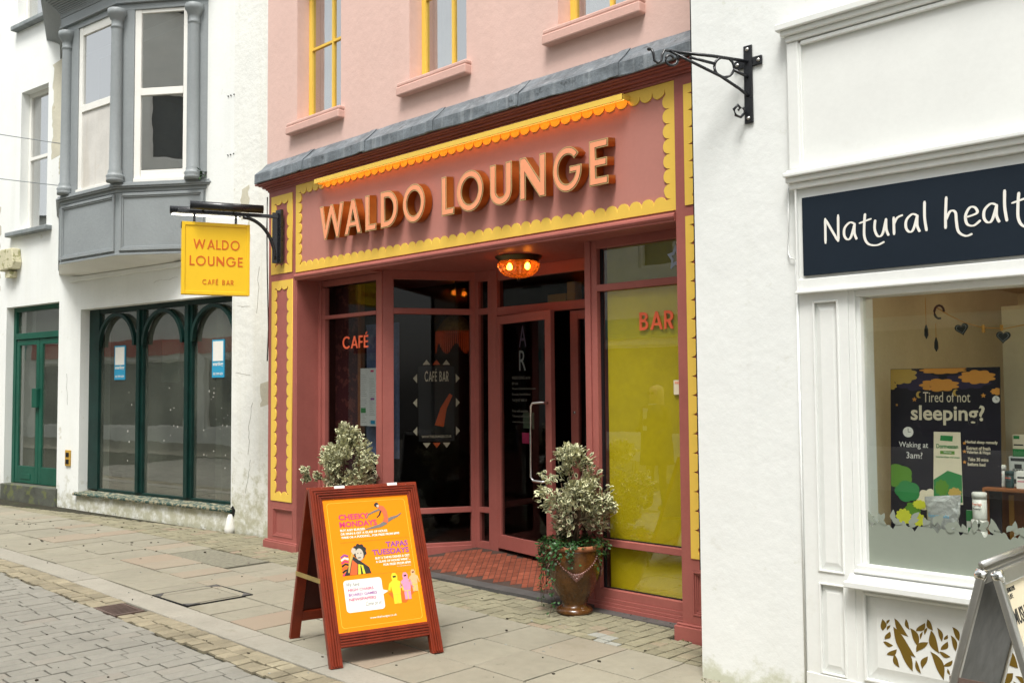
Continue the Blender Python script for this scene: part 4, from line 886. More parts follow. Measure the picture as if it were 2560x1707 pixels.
# pilaster of the shopfront
obj('pilaster',MB().wall(6.49,6.765,-.15,2.125,[(6.572,6.706,.645,2.075),(6.572,6.706,.11,.575)],-.66,-.45),M['shopwhite'],rb)
obj('base_block',MB().box(6.486,6.80,-.668,-.661,-.15,.10),M['shopwhite'],rb,.003)
for z0,z1 in ((.645,2.075),(.11,.575)):
    obj('panel',MB().add([(6.572,-.640,z0),(6.706,-.640,z0),(6.706,-.640,z1),(6.572,-.640,z1),(6.605,-.652,z0+.045),(6.675,-.652,z0+.045),(6.675,-.652,z1-.045),(6.605,-.652,z1-.045)],[(0,1,5,4),(1,2,6,5),(2,3,7,6),(3,0,4,7),(4,5,6,7)]),M['shopwhite'],rb)
    obj('panel_moulding',MB().frame(6.566,6.712,z0-.006,z1+.006,.010,-.667,-.650),M['shopwhite'],rb,.003)
# window frame, glass, sill
wn=obj('shop_window',MB().box(6.765,6.80,-.655,-.48,.67,2.125).box(6.80,6.822,-.640,-.48,.70,2.09).box(6.80,14,-.648,-.48,2.09,2.125).box(6.78,14,-.66,-.48,.67,.70),M['shopwhite'],rb,.004)
obj('pane',MB().box(6.80,12,-.603,-.597,.69,2.10),M['glass'],wn)
obj('sill',MB().box(6.735,14,-.73,-.48,.585,.62).prism([(-.70,.62),(-.66,.652),(-.48,.66),(-.48,.62)],6.74,14,Matrix(((0,0,1,0),(1,0,0,0),(0,1,0,0),(0,0,0,1)))).box(6.765,14,-.672,-.48,.655,.672),M['shopwhite'],wn,.006)
# frosted film with leaf edge
mb=MB(); 
lv=[(6.80,.70),(9.5,.70),(9.5,.90)]
link('frosted_film',shape([[(6.80,.70),(9.5,.70),(9.5,.915)]+[(7.6-.8*i/80,.915+.016*math.sin(i*.55)+.010*math.sin(i*1.7+1)) for i in range(81)]],.001,wf(-.6045)),M['frost'],wn)
def leafpts(x,y,l,w_,a,curl=.15):
    out=[]; ca,sa=math.cos(R(a)),math.sin(R(a))
    for i in range(9):
        t=i/8; u=l*t; v_=w_*math.sin(math.pi*t**.8)*(1)+curl*l*math.sin(math.pi*t); out.append((x+u*ca-v_*sa,y+u*sa+v_*ca))
    for i in range(7,0,-1):
        t=i/8; u=l*t; v_=-w_*math.sin(math.pi*t**1.2)+curl*l*math.sin(math.pi*t); out.append((x+u*ca-v_*sa,y+u*sa+v_*ca))
    return out
rnd=random.Random(3)
for k in range(34):
    x=6.82+k*.026+rnd.uniform(-.01,.01); link('film_leaf',shape([leafpts(x,.918+rnd.uniform(-.012,.012),rnd.uniform(.035,.075),.014,rnd.choice([60,80,100,125,35,150]))],.001,wf(-.6058-.0012*(k%3))),M['frost'],wn)
# stall riser with raised panel and leaf transfers
obj('stall_riser',MB().wall(6.765,14,-.15,.585,[(6.81,9.0,.12,.555)],-.655,-.45),M['shopwhite'],rb)
obj('riser_panel',MB().add([(6.81,-.630,.12),(9.0,-.630,.12),(9.0,-.630,.555),(6.81,-.630,.555),(6.872,-.648,.19),(8.93,-.648,.19),(8.93,-.648,.487),(6.872,-.648,.487)],[(0,1,5,4),(1,2,6,5),(2,3,7,6),(3,0,4,7),(4,5,6,7)]),M['shopwhite'],rb)
obj('riser_moulding',MB().frame(6.802,9.008,.112,.563,.014,-.664,-.640),M['shopwhite'],rb,.004)
LV=[(785,1180,1085,785,26),(820,1125,1085,845,10),(822,1172,1130,848,10),(800,1245,1180,845,20),(787,1268,1290,865,18),(882,1072,1210,988,28),(972,1070,1155,1000,16),(872,1140,1365,1040,44),(1005,1140,1280,1062,28),(1050,1160,1090,1122,22),(1118,1185,1125,1138,10),(1140,1060,1145,1180,22),(1085,1220,1160,1102,9),(1048,1325,1240,1142,26),(1165,1145,1318,1222,34),(1212,1120,1225,1245,18),(1260,1210,1168,1288,12),(1235,1290,1220,1288,20),(1222,1305,1335,1305,18),(812,1370,1318,895,20),(870,1360,1460,912,22),(905,1295,1480,1015,36),(1042,1390,1490,1080,16),(1090,1450,1350,1135,22),(1155,1310,1518,1250,36),(1252,1415,1360,1320,16),(1325,1105,1210,1372,22),(1312,1170,1290,1345,20),(1280,1430,1475,1300,10),(1400,1150,1300,1470,30),(1500,1080,1250,1560,34),(1700,1230,1370,1780,45),(1660,1530,1410,1745,40),(1760,1430,1510,1850,22),(1745,1470,1568,1790,16),(1810,1525,1565,1830,10)]
for (xa,ya,yb,xb,wd) in LV:
    f=lambda x,y:(6.895+(x-775)*(7.249-6.895)/(1330-775),.4405+((x-775)/(1330-775))*.03-(y-1080)*(.249/(1480-1080)))
    # stalk end (xa,ya) to tip (xb,yb)
    p0=f(xa,ya); p1=f(xb,yb); l=math.hypot(p1[0]-p0[0],p1[1]-p0[1]); a=math.degrees(math.atan2(p1[1]-p0[1],p1[0]-p0[0]))
    link('leaf_transfer',shape([leafpts(p0[0],p0[1],l,wd*.00060,a,.10*(1 if (xa//7)%2 else -1))],.001,wf(-.6482-.00013*(xa%9))),M['leafgold'],rb)
# conduit
obj('conduit',MB().tube([(6.44,-.66,2.72),(6.438,-.665,2.5),(6.43,-.66,2.36),(6.445,-.668,2.33),(6.47,-.665,2.32)],.004,6).tube([(6.476,-.655,2.32),(6.476,-.655,-.1)],.007,8),M['wallright'],rb)
# shop interior
obj('interior',MB().box(6.2,13,2.2,2.25,0,2.4).box(6.2,13,-.38,2.2,2.30,2.33).box(6.70,6.74,-.44,2.2,0,2.3),M['cream'],rb)
obj('window_bed',MB().box(6.74,13,-.44,.6,.60,.72),M['cream'],rb)
obj('display_back',MB().box(7.36,9.5,-.15,-.12,.72,2.03),M['cream'],rb)
tl_=thing('tube_light','lit fluorescent tube at the top of the shop window','light',(8.1,.1,2.22)); obj('tube',MB().tube([(-.75,0,0),(.75,0,0)],.016,10),mat('tube_glow',(1,1,1),.5,var=0,emis=(1,.88,.62),estr=18),tl_); obj('batten',MB().box(-.8,.8,-.03,.03,.02,.05),M['shopwhite'],tl_)
# poster board
PB=thing('sleep_poster','dark poster board asking Tired of not sleeping?, with orange clouds, in the shop window','poster',(6.83,-.35,.72)); 
TP=Matrix.Identity(4); PT=frameM((0,0,0),(1,0,.0),(0,.06,1)) 
def pt(z_=0): return PT@Matrix.Translation((0,0,z_))
W_,H_=.56,.995
link('board',shape([[(0,0),(W_,0),(W_,H_),(0,H_)]],.006,pt()),M['posternavy'],PB)
def ptxt(s,x,y,w_,h_,m_,**k): return text(s,w_,h_,pt(.0065)@Matrix.Translation((x,y,0)),M[m_],parent=PB,ext=.001,**k)
ptxt('Tired of not',.175,.815,.24,.055,'offwhite'); ptxt('sleeping?',.11,.695,.375,.105,'offwhite',bold=.02); ptxt('Waking at',.045,.565,.155,.038,'white'); ptxt('3am?',.085,.515,.085,.034,'white')
ptxt('Herbal sleep remedy',.39,.60,.155,.020,'offwhite',bold=.02); ptxt('Extract of fresh',.395,.572,.115,.018,'offwhite',bold=.02); ptxt('Valerian & Hops',.395,.548,.115,.020,'offwhite',bold=.02); ptxt('Take 30 mins',.40,.515,.10,.018,'offwhite',bold=.02); ptxt('before bed',.40,.490,.085,.018,'offwhite',bold=.02)
def blob(cx_,cy_,rx,ry,n_=9,amp=.25): return [(cx_+rx*(1+amp*abs(math.sin(a_*n_/2)))*math.cos(a_),cy_+ry*(1+amp*abs(math.sin(a_*n_/2)))*math.sin(a_)) for a_ in [2*math.pi*i/60 for i in range(60)]]
def clip(lp): return [(min(max(x,.002),W_-.002),min(max(y,.002),H_-.002)) for x,y in lp]
def pshape(lp,m_,z_=.0066,name='print',dp=.0006): return link(name,shape([clip(lp)],dp,pt(z_)),M[m_],PB)
M['violet']=flat('cloud_violet',(.035,.025,.06),.5)
pshape(blob(.14,.93,.10,.045),'violet'); pshape(blob(.40,.925,.10,.035),'violet')
pshape(blob(.06,.96,.07,.040),'postgold',.0073); pshape(blob(.26,.905,.085,.028),'postorange',.0073); pshape(blob(.45,.945,.075,.030),'postorange',.0073); pshape(blob(.28,.985,.10,.018),'postorange',.0080); pshape(blob(.0,.905,.03,.02),'postgold',.0080); pshape(blob(.55,.87,.03,.015),'postorange',.0073)
for cx_,cy_,r_ in ((.21,.897,.018),(.54,.83,.018),(.095,.655,.028)): pshape([(cx_+r_*math.cos(a_*.35),cy_+r_*math.sin(a_*.35)) for a_ in range(18)],'white'); pshape([(cx_-.001,cy_),(cx_+.0015,cy_),(cx_+.0015,cy_+r_*.7),(cx_-.001,cy_+r_*.7)],'ink',.0073); pshape([(cx_,cy_-.001),(cx_+r_*.5,cy_-.001),(cx_+r_*.5,cy_+.0015),(cx_,cy_+.0015)],'ink',.0074)
for cx_,cy_,r_ in ((.13,.83,.014),(.48,.85,.014),(.22,.925,.012),(.385,.605,.010),(.385,.562,.010),(.385,.508,.010),(.035,.80,.008)):
    pshape([(cx_+(r_ if i%2==0 else r_*.45)*math.cos(R(90+36*i)),cy_+(r_ if i%2==0 else r_*.45)*math.sin(R(90+36*i))) for i in range(10)],'postorange',.0082)
for cx_,cy_ in ((.155,.855),(.345,.865)): pshape(arc(cx_,cy_,.016,.018,60,300,14)+arc(cx_+.008,cy_,.011,.014,290,70,12),'postgold',.0082)
# box printed on the poster
pshape([(.225,.28),(.375,.29),(.365,.66),(.230,.66)],'offwhite'); pshape([(.228,.30),(.372,.30),(.370,.44),(.30,.46),(.228,.41)],'boxgreen',.0073); pshape(blob(.27,.37,.03,.035),'leaffresh',.0080); pshape(blob(.335,.345,.028,.025),'postgold',.0080)
pshape([(.262,.615),(.325,.612),(.328,.64),(.265,.642)],'boxgreen',.0073); ptxt('A.Vogel',.27,.620,.05,.014,'white'); 
text('Dormeasan',.11,.022,pt(.0075)@Matrix.Translation((.243,.575,0)),M['boxgreen'],parent=PB,bold=.02); pshape([(.262,.545),(.335,.545),(.335,.562),(.262,.562)],'leaffresh',.0073); text('Sleep',.04,.010,pt(.0080)@Matrix.Translation((.28,.549,0)),M['white'],parent=PB)
text('Valerian-Hops oral drops',.12,.012,pt(.0075)@Matrix.Translation((.24,.523,0)),M['boxgreen'],parent=PB)
pshape(blob(.04,.42,.07,.055,5,.15),'leaffresh'); pshape(blob(.09,.34,.06,.05,5,.15),'boxgreen',.0073); pshape(blob(.12,.25,.035,.03,7),'leaffresh',.0080); pshape(blob(.07,.205,.035,.035,11),'hop',.0088); pshape(blob(.155,.275,.03,.02,11),'hop',.0088); pshape(blob(.15,.195,.03,.028,11),'hop',.0088)
pshape(blob(.20,.30,.05,.05,7),'slab' if False else 'offwhite',.0060,dp=.0003)
# window goods
zb=.72
bag=thing('foil_bag','crumpled silver foil bag of Epsom salts standing before the dark poster','bag',(7.14,-.44,zb))
vs=[];fs=[];n1,n2=14,12
for j in range(n2+1):
    t=j/n2; wx=.062+.028*t; dy=.045*(1-t)**.6+.004
    for i in range(n1):
        a_=2*math.pi*i/n1; e=.007*noise.noise(Vector((i*1.7,j*1.3,2))); vs.append((math.cos(a_)*(wx+e),math.sin(a_)*(dy+e*.6),t*.34+(.010*math.cos(a_*1) if j==n2 else 0)))
for j in range(n2):
    for i in range(n1): k=(i+1)%n1; fs.append((j*n1+i,j*n1+k,(j+1)*n1+k,(j+1)*n1+i))
obj('pouch',MB().add(vs,fs),M['foil'],bag); text('Epsom Salts',.10,.022,frameM((-.05,-.055,.23),(1,0,0),(0,0,1)),M['blue'],parent=bag)
def tub(x,y,z_,r_,h_,label,top='Power Health',txt_='Epsom Salts',cap=M['plasticwhite'],body=M['plasticwhite'],group=None):
    t_=thing('tub',label,'tub',(x,y,z_)); obj('body',MB().lathe([(r_*.96,0),(r_,.006),(r_,h_*.8)],20),body,t_); obj('lid',MB().lathe([(r_*1.06,h_*.8),(r_*1.06,h_),(r_*.9,h_+.004)],20),cap,t_)
    text(top,r_*1.3,.012,frameM((-r_*.65,-r_-.001,h_*.55),(1,0,0),(0,0,1)),M['red'],parent=t_); text(txt_,r_*1.2,.010,frameM((-r_*.6,-r_-.001,h_*.38),(1,0,0),(0,0,1)),M['ink'],parent=t_); return t_
tub(7.316,-.43,.955,.033,.13,'white tub with red print on top of another tub, beside the foil bag')
tub(7.312,-.43,.72,.036,.23,'lower white tub under the tub with red print',group=None)
# crate
cr=thing('pine_crate','orange stained slatted pine crate on its side with bottles and boxes on top','crate',(7.32,-.40,.72))
obj('top_board',MB().box(0,.42,0,.25,.375,.39),M['crate'],cr,.002); obj('side_board',MB().box(0,.012,0,.25,0,.375),M['crate'],cr,.002); obj('side_board',MB().box(.408,.42,0,.25,0,.375),M['crate'],cr,.002); obj('back',MB().box(.012,.408,.236,.248,0,.375),M['crate'],cr)
for xx in (.06,.16,.26): obj('slat',MB().box(xx,xx+.022,.20,.212,0,.34),M['rope'],cr)
zt=.72+.39
tub(7.378,-.30,zt,.025,.105,'white pill bottle at the left end of the crate top',top='capsules',txt_='vitamins')
tub(7.428,-.33,zt,.020,.080,'small dark green bottle on the crate between white bottle and carton',top='drops',txt_='tincture',cap=M['bottlegreen'],body=M['bottlegreen'])
def carton(x,y,z_,w_,d_,h_,label,body,prints):
    t_=thing('carton',label,'box',(x,y,z_)); obj('body',MB().box(0,w_,0,d_,0,h_),body,t_,.001)
    for q in prints: obj('print',MB().box(q[0]*w_,q[1]*w_,-.001,-.0001,q[2]*h_,q[3]*h_),M[q[4]],t_)
    return t_
c2=carton(7.40,-.24,zt,.085,.05,.15,'pale patterned tea carton at the back of the crate top',M['paper'],[(.1,.9,.1,.25,'slate'),(.3,.7,.6,.75,'slate'),(.1,.9,.85,.95,'slate')]); text('PUKKA',.05,.014,frameM((.017,-.0015,.075),(1,0,0),(0,0,1)),M['ink'],parent=c2)
c1=carton(7.42,-.24,zt+.151,.055,.04,.11,'small green and cream remedy carton standing on the tea carton',M['offwhite'],[(0,1,0,.35,'boxgreen'),(.1,.6,.8,.95,'boxgreen'),(.1,.9,.5,.56,'slate')])
c3=carton(7.465,-.35,zt,.055,.05,.085,'plain white carton at the right end of the crate top',M['white'],[(.1,.7,.6,.7,'slate'),(.1,.8,.4,.45,'magenta')])
cd=carton(7.235,-.385,.72,.075,.008,.27,'white show card with green corner between the foil bag and tubs',M['white'],[(0,1,.80,1,'boxgreen'),(.1,.8,.55,.68,'boxgreen'),(.1,.9,.3,.33,'slate'),(.1,.9,.22,.25,'slate')])
# garland
ga=thing('heart_garland','orange twine garland with dark slate hearts and small pegs hanging across the shop window','garland',(7.10,-.3,1.8))
obj('twine',MB().tube([(-.02,0,.24),(.05,0,.19),(.13,0,.145),(.22,0,.115),(.32,0,.105),(.41,0,.12),(.55,0,.16),(.8,0,.25)],.0025,5),M['rope'],ga)
def heart(cx_,cz,s_,rot): 
    out=[]
    for i in range(30):
        t=2*math.pi*i/30; x=16*math.sin(t)**3/17; y=(13*math.cos(t)-5*math.cos(2*t)-2*math.cos(3*t)-math.cos(4*t))/17; c_,s2=math.cos(R(rot)),math.sin(R(rot)); out.append((cx_+s_*(x*c_-y*s2),cz+s_*(x*s2+y*c_)))
    return out
for cx_,cz,rot in ((.115,.115,12),(.315,.065,-4)): o=link('heart',shape([heart(cx_,cz,.036,rot)],.006,wf(-.006)),M['slate'],ga); link('heart_edge',shape([heart(cx_,cz,.028,rot),heart(cx_,cz,.025,rot)],.002,wf(-.0125)),M['sillstone'],o)
obj('peg',MB().box(.213,.225,-.008,.004,.09,.13),M['rope'],ga); obj('peg',MB().box(.30,.312,-.008,.004,.095,.125),M['rope'],ga)
obj('loop',MB().tube([(.0+.025*math.cos(a_*.5),0,.21+.035*math.sin(a_*.5)) for a_ in range(11)],.006,6),M['slate'],ga)
for x,z0,z1,lab in ((7.03,1.87,2.09,'dark feather charm hanging on a wire left of the garland'),(7.08,1.80,1.95,'dark feather charm hanging lowest on orange thread')):
    t_=thing('feather_charm',lab,'ornament',(x,-.3,z0)); obj('feather',MB().lathe([(.001,0),(.011,.02),(.010,.05),(.003,.075)],8),M['slate'],t_); obj('thread',MB().tube([(0,0,.07),(0,0,z1-z0)],.0015,4),M['rope'],t_)
# wall bracket
WBp=Vector((6.205,-.652,0)); br=thing('sign_bracket','empty black wrought iron sign bracket with scrolls on the white wall','bracket',(6.205,-.652,3.36))
Z0=3.36
obj('wall_plate',MB().box(-.028,.028,-.014,0,3.13-Z0,3.585-Z0).box(-.088,-.028,-.013,-.001,3.455-Z0,3.51-Z0).box(.028,.092,-.013,-.001,3.455-Z0,3.51-Z0),M['black'],br,.008)
for x,z_ in ((0,3.56),(-.066,3.483),(.07,3.483),(0,3.16)): obj('bolt',MB().lathe([(.0,.008),(.009,.006),(.012,0)][::-1],10,(0,0,0),Matrix.Translation((x,-.014,z_-Z0))@Matrix.Rotation(R(90),4,'X')),M['alu'],br)
av=Vector((-.636,-.772,0)); BM=Matrix(((av.x,0,0,0),(av.y,0,0,0),(0,1,0,-Z0),(0,0,0,1)))
def bt(p2,r_=.009): # p2 list of (distance out, z)
    return MB().tube([(av.x*a,av.y*a-.016,b-Z0) for a,b in p2],r_,8)
obj('arm',bt([(0,3.49),(.20,3.515),(.45,3.535)],.010),M['black'],br)
obj('brace',bt([(0,3.29),(.05,3.33),(.16,3.40),(.30,3.465),(.45,3.535)],.009),M['black'],br)
obj('strut',bt([(0,3.40),(.085,3.44)],.009).add([],[]),M['black'],br); obj('strut',bt([(.19,3.47),(.34,3.505)],.009),M['black'],br)
obj('ring',bt([(.137+.058*math.cos(R(a_)),3.452+.058*math.sin(R(a_))) for a_ in range(0,361,18)],.008),M['black'],br)
obj('scroll',bt([(.45-.0+ (.050-.035*i/22)*math.cos(R(90+i*20))-.0,3.49+(.050-.035*i/22)*math.sin(R(90+i*20))) for i in range(23)],.008),M['black'],br)
obj('hook',bt([(.45,3.535),(.485,3.54),(.50,3.51),(.505,3.48),(.525,3.465),(.545,3.48),(.55,3.52),(.562,3.545)],.008),M['black'],br)
obj('ball',MB().lathe([(.002,-.012),(.011,-.006),(.013,0),(.011,.006),(.002,.012)],12,(av.x*.575,av.y*.575-.016,3.545-Z0)),M['black'],br)
obj('scroll',bt([(.03,3.22),(.02,3.19),(.045,3.165),(.075,3.175),(.085,3.21),(.06,3.235),(.045,3.215),(.058,3.205)],.009),M['black'],br)
# ================================================================== WOODEN A-BOARD
yaw=R(74.6)
exv=Vector((math.cos(yaw),math.sin(yaw),0)); nrm=Vector((math.sin(yaw),-math.cos(yaw),0)); tilt=R(22)
upv=(Vector((0,0,1))*math.cos(tilt)-nrm*math.sin(tilt)).normalized()
PO=Vector((4.100,-2.005,.138))      # poster lower left corner
ab_=thing('pavement_sign','wooden A-board with orange poster of CHEEKY MONDAYS and TAPAS TUESDAYS on the pavement','A-board',(0,0,0))
n3=exv.cross(upv); AT=Matrix(((exv.x,upv.x,n3.x,PO.x),(exv.y,upv.y,n3.y,PO.y),(exv.z,upv.z,n3.z,PO.z),(0,0,0,1)))
def leglen(x): # distance below poster corner to ground along the slope
    p=PO+exv*x; return -(p.z-gz(p.x))/upv.z
gl,gr_=leglen(-.05),leglen(.64)
def slab_(mb,x0,x1,y0,y1,z0,z1): return mb.box(x0,x1,y0,y1,z0,z1,AT)
fr=obj('frame',slab_(slab_(slab_(slab_(MB(),-.078,0,gl,.925,-.03,.012),.594,.672,gr_,.925,-.03,.012),0,.594,.841,.925,-.03,.012),0,.594,-.085,0,-.03,.012),M['wood'],ab_,.003)
mb=MB()
for k,(o_,h_) in enumerate(((.010,.018),(.026,.024),(.042,.022),(.058,.018))):
    # reeded mouldings
    mb.box(-o_-.010,-o_,gl+.01,.841+o_+.010,.012,h_,AT).box(.594+o_,.594+o_+.010,gr_+.01,.841+o_+.010,.012,h_,AT).box(-o_,.594+o_,.841+o_,.841+o_+.010,.012,h_,AT).box(.0,.594,-o_-.010,-o_,.012,h_,AT)
obj('reeding',mb,M['wood'],fr,.002)
obj('poster',MB().box(0,.594,0,.841,-.002,.004,AT),M['poster'],ab_)
obj('backing',MB().box(0,.594,0,.841,-.02,-.0025,AT),M['wooddark'],ab_)
# rear leaf
apex=PO+upv*.925+n3*(-.03); nb=n3.copy(); tb=R(-19)
upb=(Vector((0,0,1))*math.cos(tb)-nrm*math.sin(tb)).normalized(); nback=exv.cross(upb); RT=Matrix(((exv.x,upb.x,nback.x,apex.x),(exv.y,upb.y,nback.y,apex.y),(exv.z,upb.z,nback.z,apex.z),(0,0,0,1)))
lb_=-(apex.z-gz(3.5))/upb.z
obj('rear_frame',MB().box(-.078,-.01,lb_,0,-.03,.004,RT).box(.604,.672,lb_,0,-.03,.004,RT).box(-.01,.604,-.084,0,-.03,.004,RT).box(-.01,.604,lb_+.13,lb_+.20,-.03,.004,RT),M['wood'],ab_,.003)
obj('rear_panel',MB().box(-.01,.604,lb_+.20,-.084,-.02,-.01,RT),M['wooddark'],ab_)
for xx in (-.081,.665):
    p0=AT@Vector((xx+.0,.33,.0)); p1=RT@Vector((xx+.0,-.60,-.01))
    dv=(p1-p0); L_=dv.length; T=frameM(p0,dv.normalized(),Vector((0,0,1)))
    obj('stay',MB().box(-.01,L_+.01,-.014,.014,-.003,.003,T),M['brass'],ab_)
for xx in (.09,.46): obj('hinge',MB().box(xx,xx+.07,.905,.9275,-.045,.0125,AT),M['white'],ab_)
# poster print
def at_(z_=.0045): return AT@Matrix.Translation((0,0,z_))
def aps(loops,m_,z_=.0045,name='print'): return link(name,shape(loops,.0005,at_(z_)),M[m_],ab_)
rr=lambda x0,y0,x1,y1,r_:[(x0+r_-r_*math.cos(R(a)),y0+r_-r_*math.sin(R(a))) for a in (0,30,60,90)]+[(x1-r_+r_*math.sin(R(a)),y0+r_-r_*math.cos(R(a))) for a in (0,30,60,90)]+[(x1-r_+r_*math.cos(R(a)),y1-r_+r_*math.sin(R(a))) for a in (0,30,60,90)]+[(x0+r_-r_*math.sin(R(a)),y1-r_+r_*math.cos(R(a))) for a in (0,30,60,90)]
aps([rr(.025,.025,.569,.816,.02),rr(.0275,.0275,.5665,.8135,.019)],'posterline')
def atx(s,x,y,w_,h_,m_,**k): return text(s,w_,h_,at_()@Matrix.Translation((x,y,0)),M[m_],parent=ab_,ext=.0006,**k)
atx('CHEEKY',.095,.700,.205,.037,'magenta',bold=.03); atx('MONDAYS',.095,.652,.255,.037,'magenta',bold=.03)
atx('BUY ANY BURGER',.095,.625,.17,.015,'white',bold=.03); atx('OR MAIN & GET A GLASS OF HOUSE',.095,.602,.32,.015,'white',bold=.03); atx('WINE OR A PUDDING... FOR FREE! FROM 6PM!',.095,.579,.40,.015,'white',bold=.03)
atx('TAPAS',.545,.500,.155,.036,'purple',bold=.03,align='R'); atx('TUESDAYS',.545,.455,.255,.036,'purple',bold=.03,align='R')
atx('BUY 3 TAPAS DISHES & GET',.545,.428,.24,.015,'white',bold=.03,align='R'); atx('A GLASS OF HOUSE WINE*...',.545,.405,.24,.015,'white',bold=.03,align='R'); atx('FOR FREE! FROM 6PM!',.545,.382,.19,.015,'white',bold=.03,align='R'); atx('*or a soft drink or beer',.545,.368,.10,.006,'white',align='R')
mb=MB()
for k in range(62):
    mb.box(.085+k*.0078,.089+k*.0078,.552,.5545,.0045,.005,AT); 
    if k>18: mb.box(.085+k*.0078,.089+k*.0078,.334,.3365,.0045,.005,AT)
obj('dotted_rule',mb,M['signorange'],ab_)
aps([rr(.070,.115,.325,.315,.02)],'white'); aps([[(.325,.235),(.362,.222),(.325,.205)]],'white')
atx('We have:',.090,.275,.09,.024,'ink',shear=.4); atx('HIGH CHAIRS',.095,.243,.17,.019,'magenta',bold=.03); atx('BOARD GAMES',.095,.213,.19,.019,'purple',bold=.03); atx('NEWSPAPERS',.095,.183,.18,.019,'magenta',bold=.03); atx('Come on in!',.20,.145,.11,.026,'ink',shear=.4)
atx('www.thelounges.co.uk',.215,.060,.18,.016,'white',bold=.01)
# leaping dancer
M['greyfig']=flat('halftone_grey',(.18,.17,.15),.5); M['darkfig']=flat('halftone_dark',(.03,.03,.03),.5); M['lightfig']=flat('halftone_light',(.55,.48,.38),.5)
def limb(pts,ws,m_,z_=.0052):
    L_=[];R_=[]
    for i,(x,y) in enumerate(pts):
        a=pts[max(i-1,0)]; b=pts[min(i+1,len(pts)-1)]; dx,dy=b[0]-a[0],b[1]-a[1]; l=math.hypot(dx,dy); L_.append((x-dy/l*ws[i],y+dx/l*ws[i])); R_.append((x+dy/l*ws[i],y-dx/l*ws[i]))
    return aps([L_+R_[::-1]],m_,z_)
limb([(.415,.665),(.37,.645),(.31,.635),(.265,.628)],[.014,.011,.007,.003],'greyfig'); limb([(.415,.670),(.46,.690),(.50,.700),(.53,.718)],[.013,.010,.006,.003],'greyfig')
limb([(.385,.755),(.34,.740),(.30,.725),(.285,.700)],[.007,.006,.005,.003],'greyfig'); limb([(.39,.745),(.375,.715),(.355,.70)],[.006,.005,.003],'darkfig')
limb([(.375,.775),(.40,.760),(.415,.735),(.42,.70),(.41,.665)],[.008,.018,.016,.014,.018],'red',.0058); aps([blob(.365,.785,.015,.015,3,.1)],'darkfig',.0058); aps([blob(.372,.777,.009,.009,3,.05)],'lightfig',.0064)
# portrait with striped blanket
for k in range(7): limb([(.075,.46-k*.019),(.10,.475-k*.019),(.125,.465-k*.019)],[.006]*3,['purple','white','magenta','ink','gorange','ink','magenta'][k],.0050)
aps([[(.085,.345),(.14,.44),(.16,.46),(.20,.43),(.255,.385),(.265,.345)]],'darkfig',.0055); aps([[(.12,.345),(.15,.44),(.18,.41),(.17,.345)]],'gorange',.0060); aps([[(.175,.345),(.185,.41),(.215,.40),(.225,.345)]],'hop',.0062); aps([[(.195,.345),(.197,.40),(.203,.40),(.208,.345)]],'ink',.0068)
aps([blob(.205,.49,.040,.042,9,.2)],'darkfig',.0055); aps([blob(.202,.470,.026,.038,2,.02)],'lightfig',.0062); aps([blob(.198,.449,.012,.003,2,0)],'ink',.0068); aps([blob(.191,.478,.004,.0025,2,0)],'ink',.0068); aps([blob(.212,.478,.004,.0025,2,0)],'ink',.0068); limb([(.115,.36),(.13,.42),(.165,.50)],[.005,.008,.008],'postgold',.0068); aps([blob(.165,.495,.014,.018,5,.2)],'lightfig',.0072)
# three costumed figures
M['figy']=flat('figure_yellow',(.78,.62,.03),.5); M['figp']=flat('figure_pink',(.85,.28,.42),.5); M['figo']=flat('figure_peach',(.90,.42,.20),.5)
aps([[(.36,.205),(.40,.15),(.47,.135),(.54,.20),(.52,.26)]],'signorange',.0047)
for cx_,s_,m_ in ((.415,1.0,'figy'),(.490,.88,'figp'),(.548,.72,'figo')):
    b_=.135 if s_==1 else .155 if s_>.8 else .20
    q=lambda x,y:(cx_+x*s_,b_+y*s_)
    aps([[q(-.025,0),q(.025,0),q(.027,.06),q(.036,.115),q(.045,.075),q(.052,.08),q(.040,.135),q(.018,.148),q(.022,.175),q(.010,.195),q(-.012,.195),q(-.022,.172),q(-.018,.148),q(-.042,.13),q(-.055,.09),q(-.04,.085),q(-.032,.115),q(-.025,.06)]],m_,.0052)
    aps([[q(-.010,.165),q(.012,.167),q(.010,.178),q(-.012,.176)]],'ink',.0058); aps([[q(-.026,.058),q(.027,.058),q(.027,.063),q(-.026,.063)]],'posterline',.0058); aps([[q(-.003,.0),q(.003,.0),q(.003,.055),q(-.003,.055)]],'posterline',.0058)
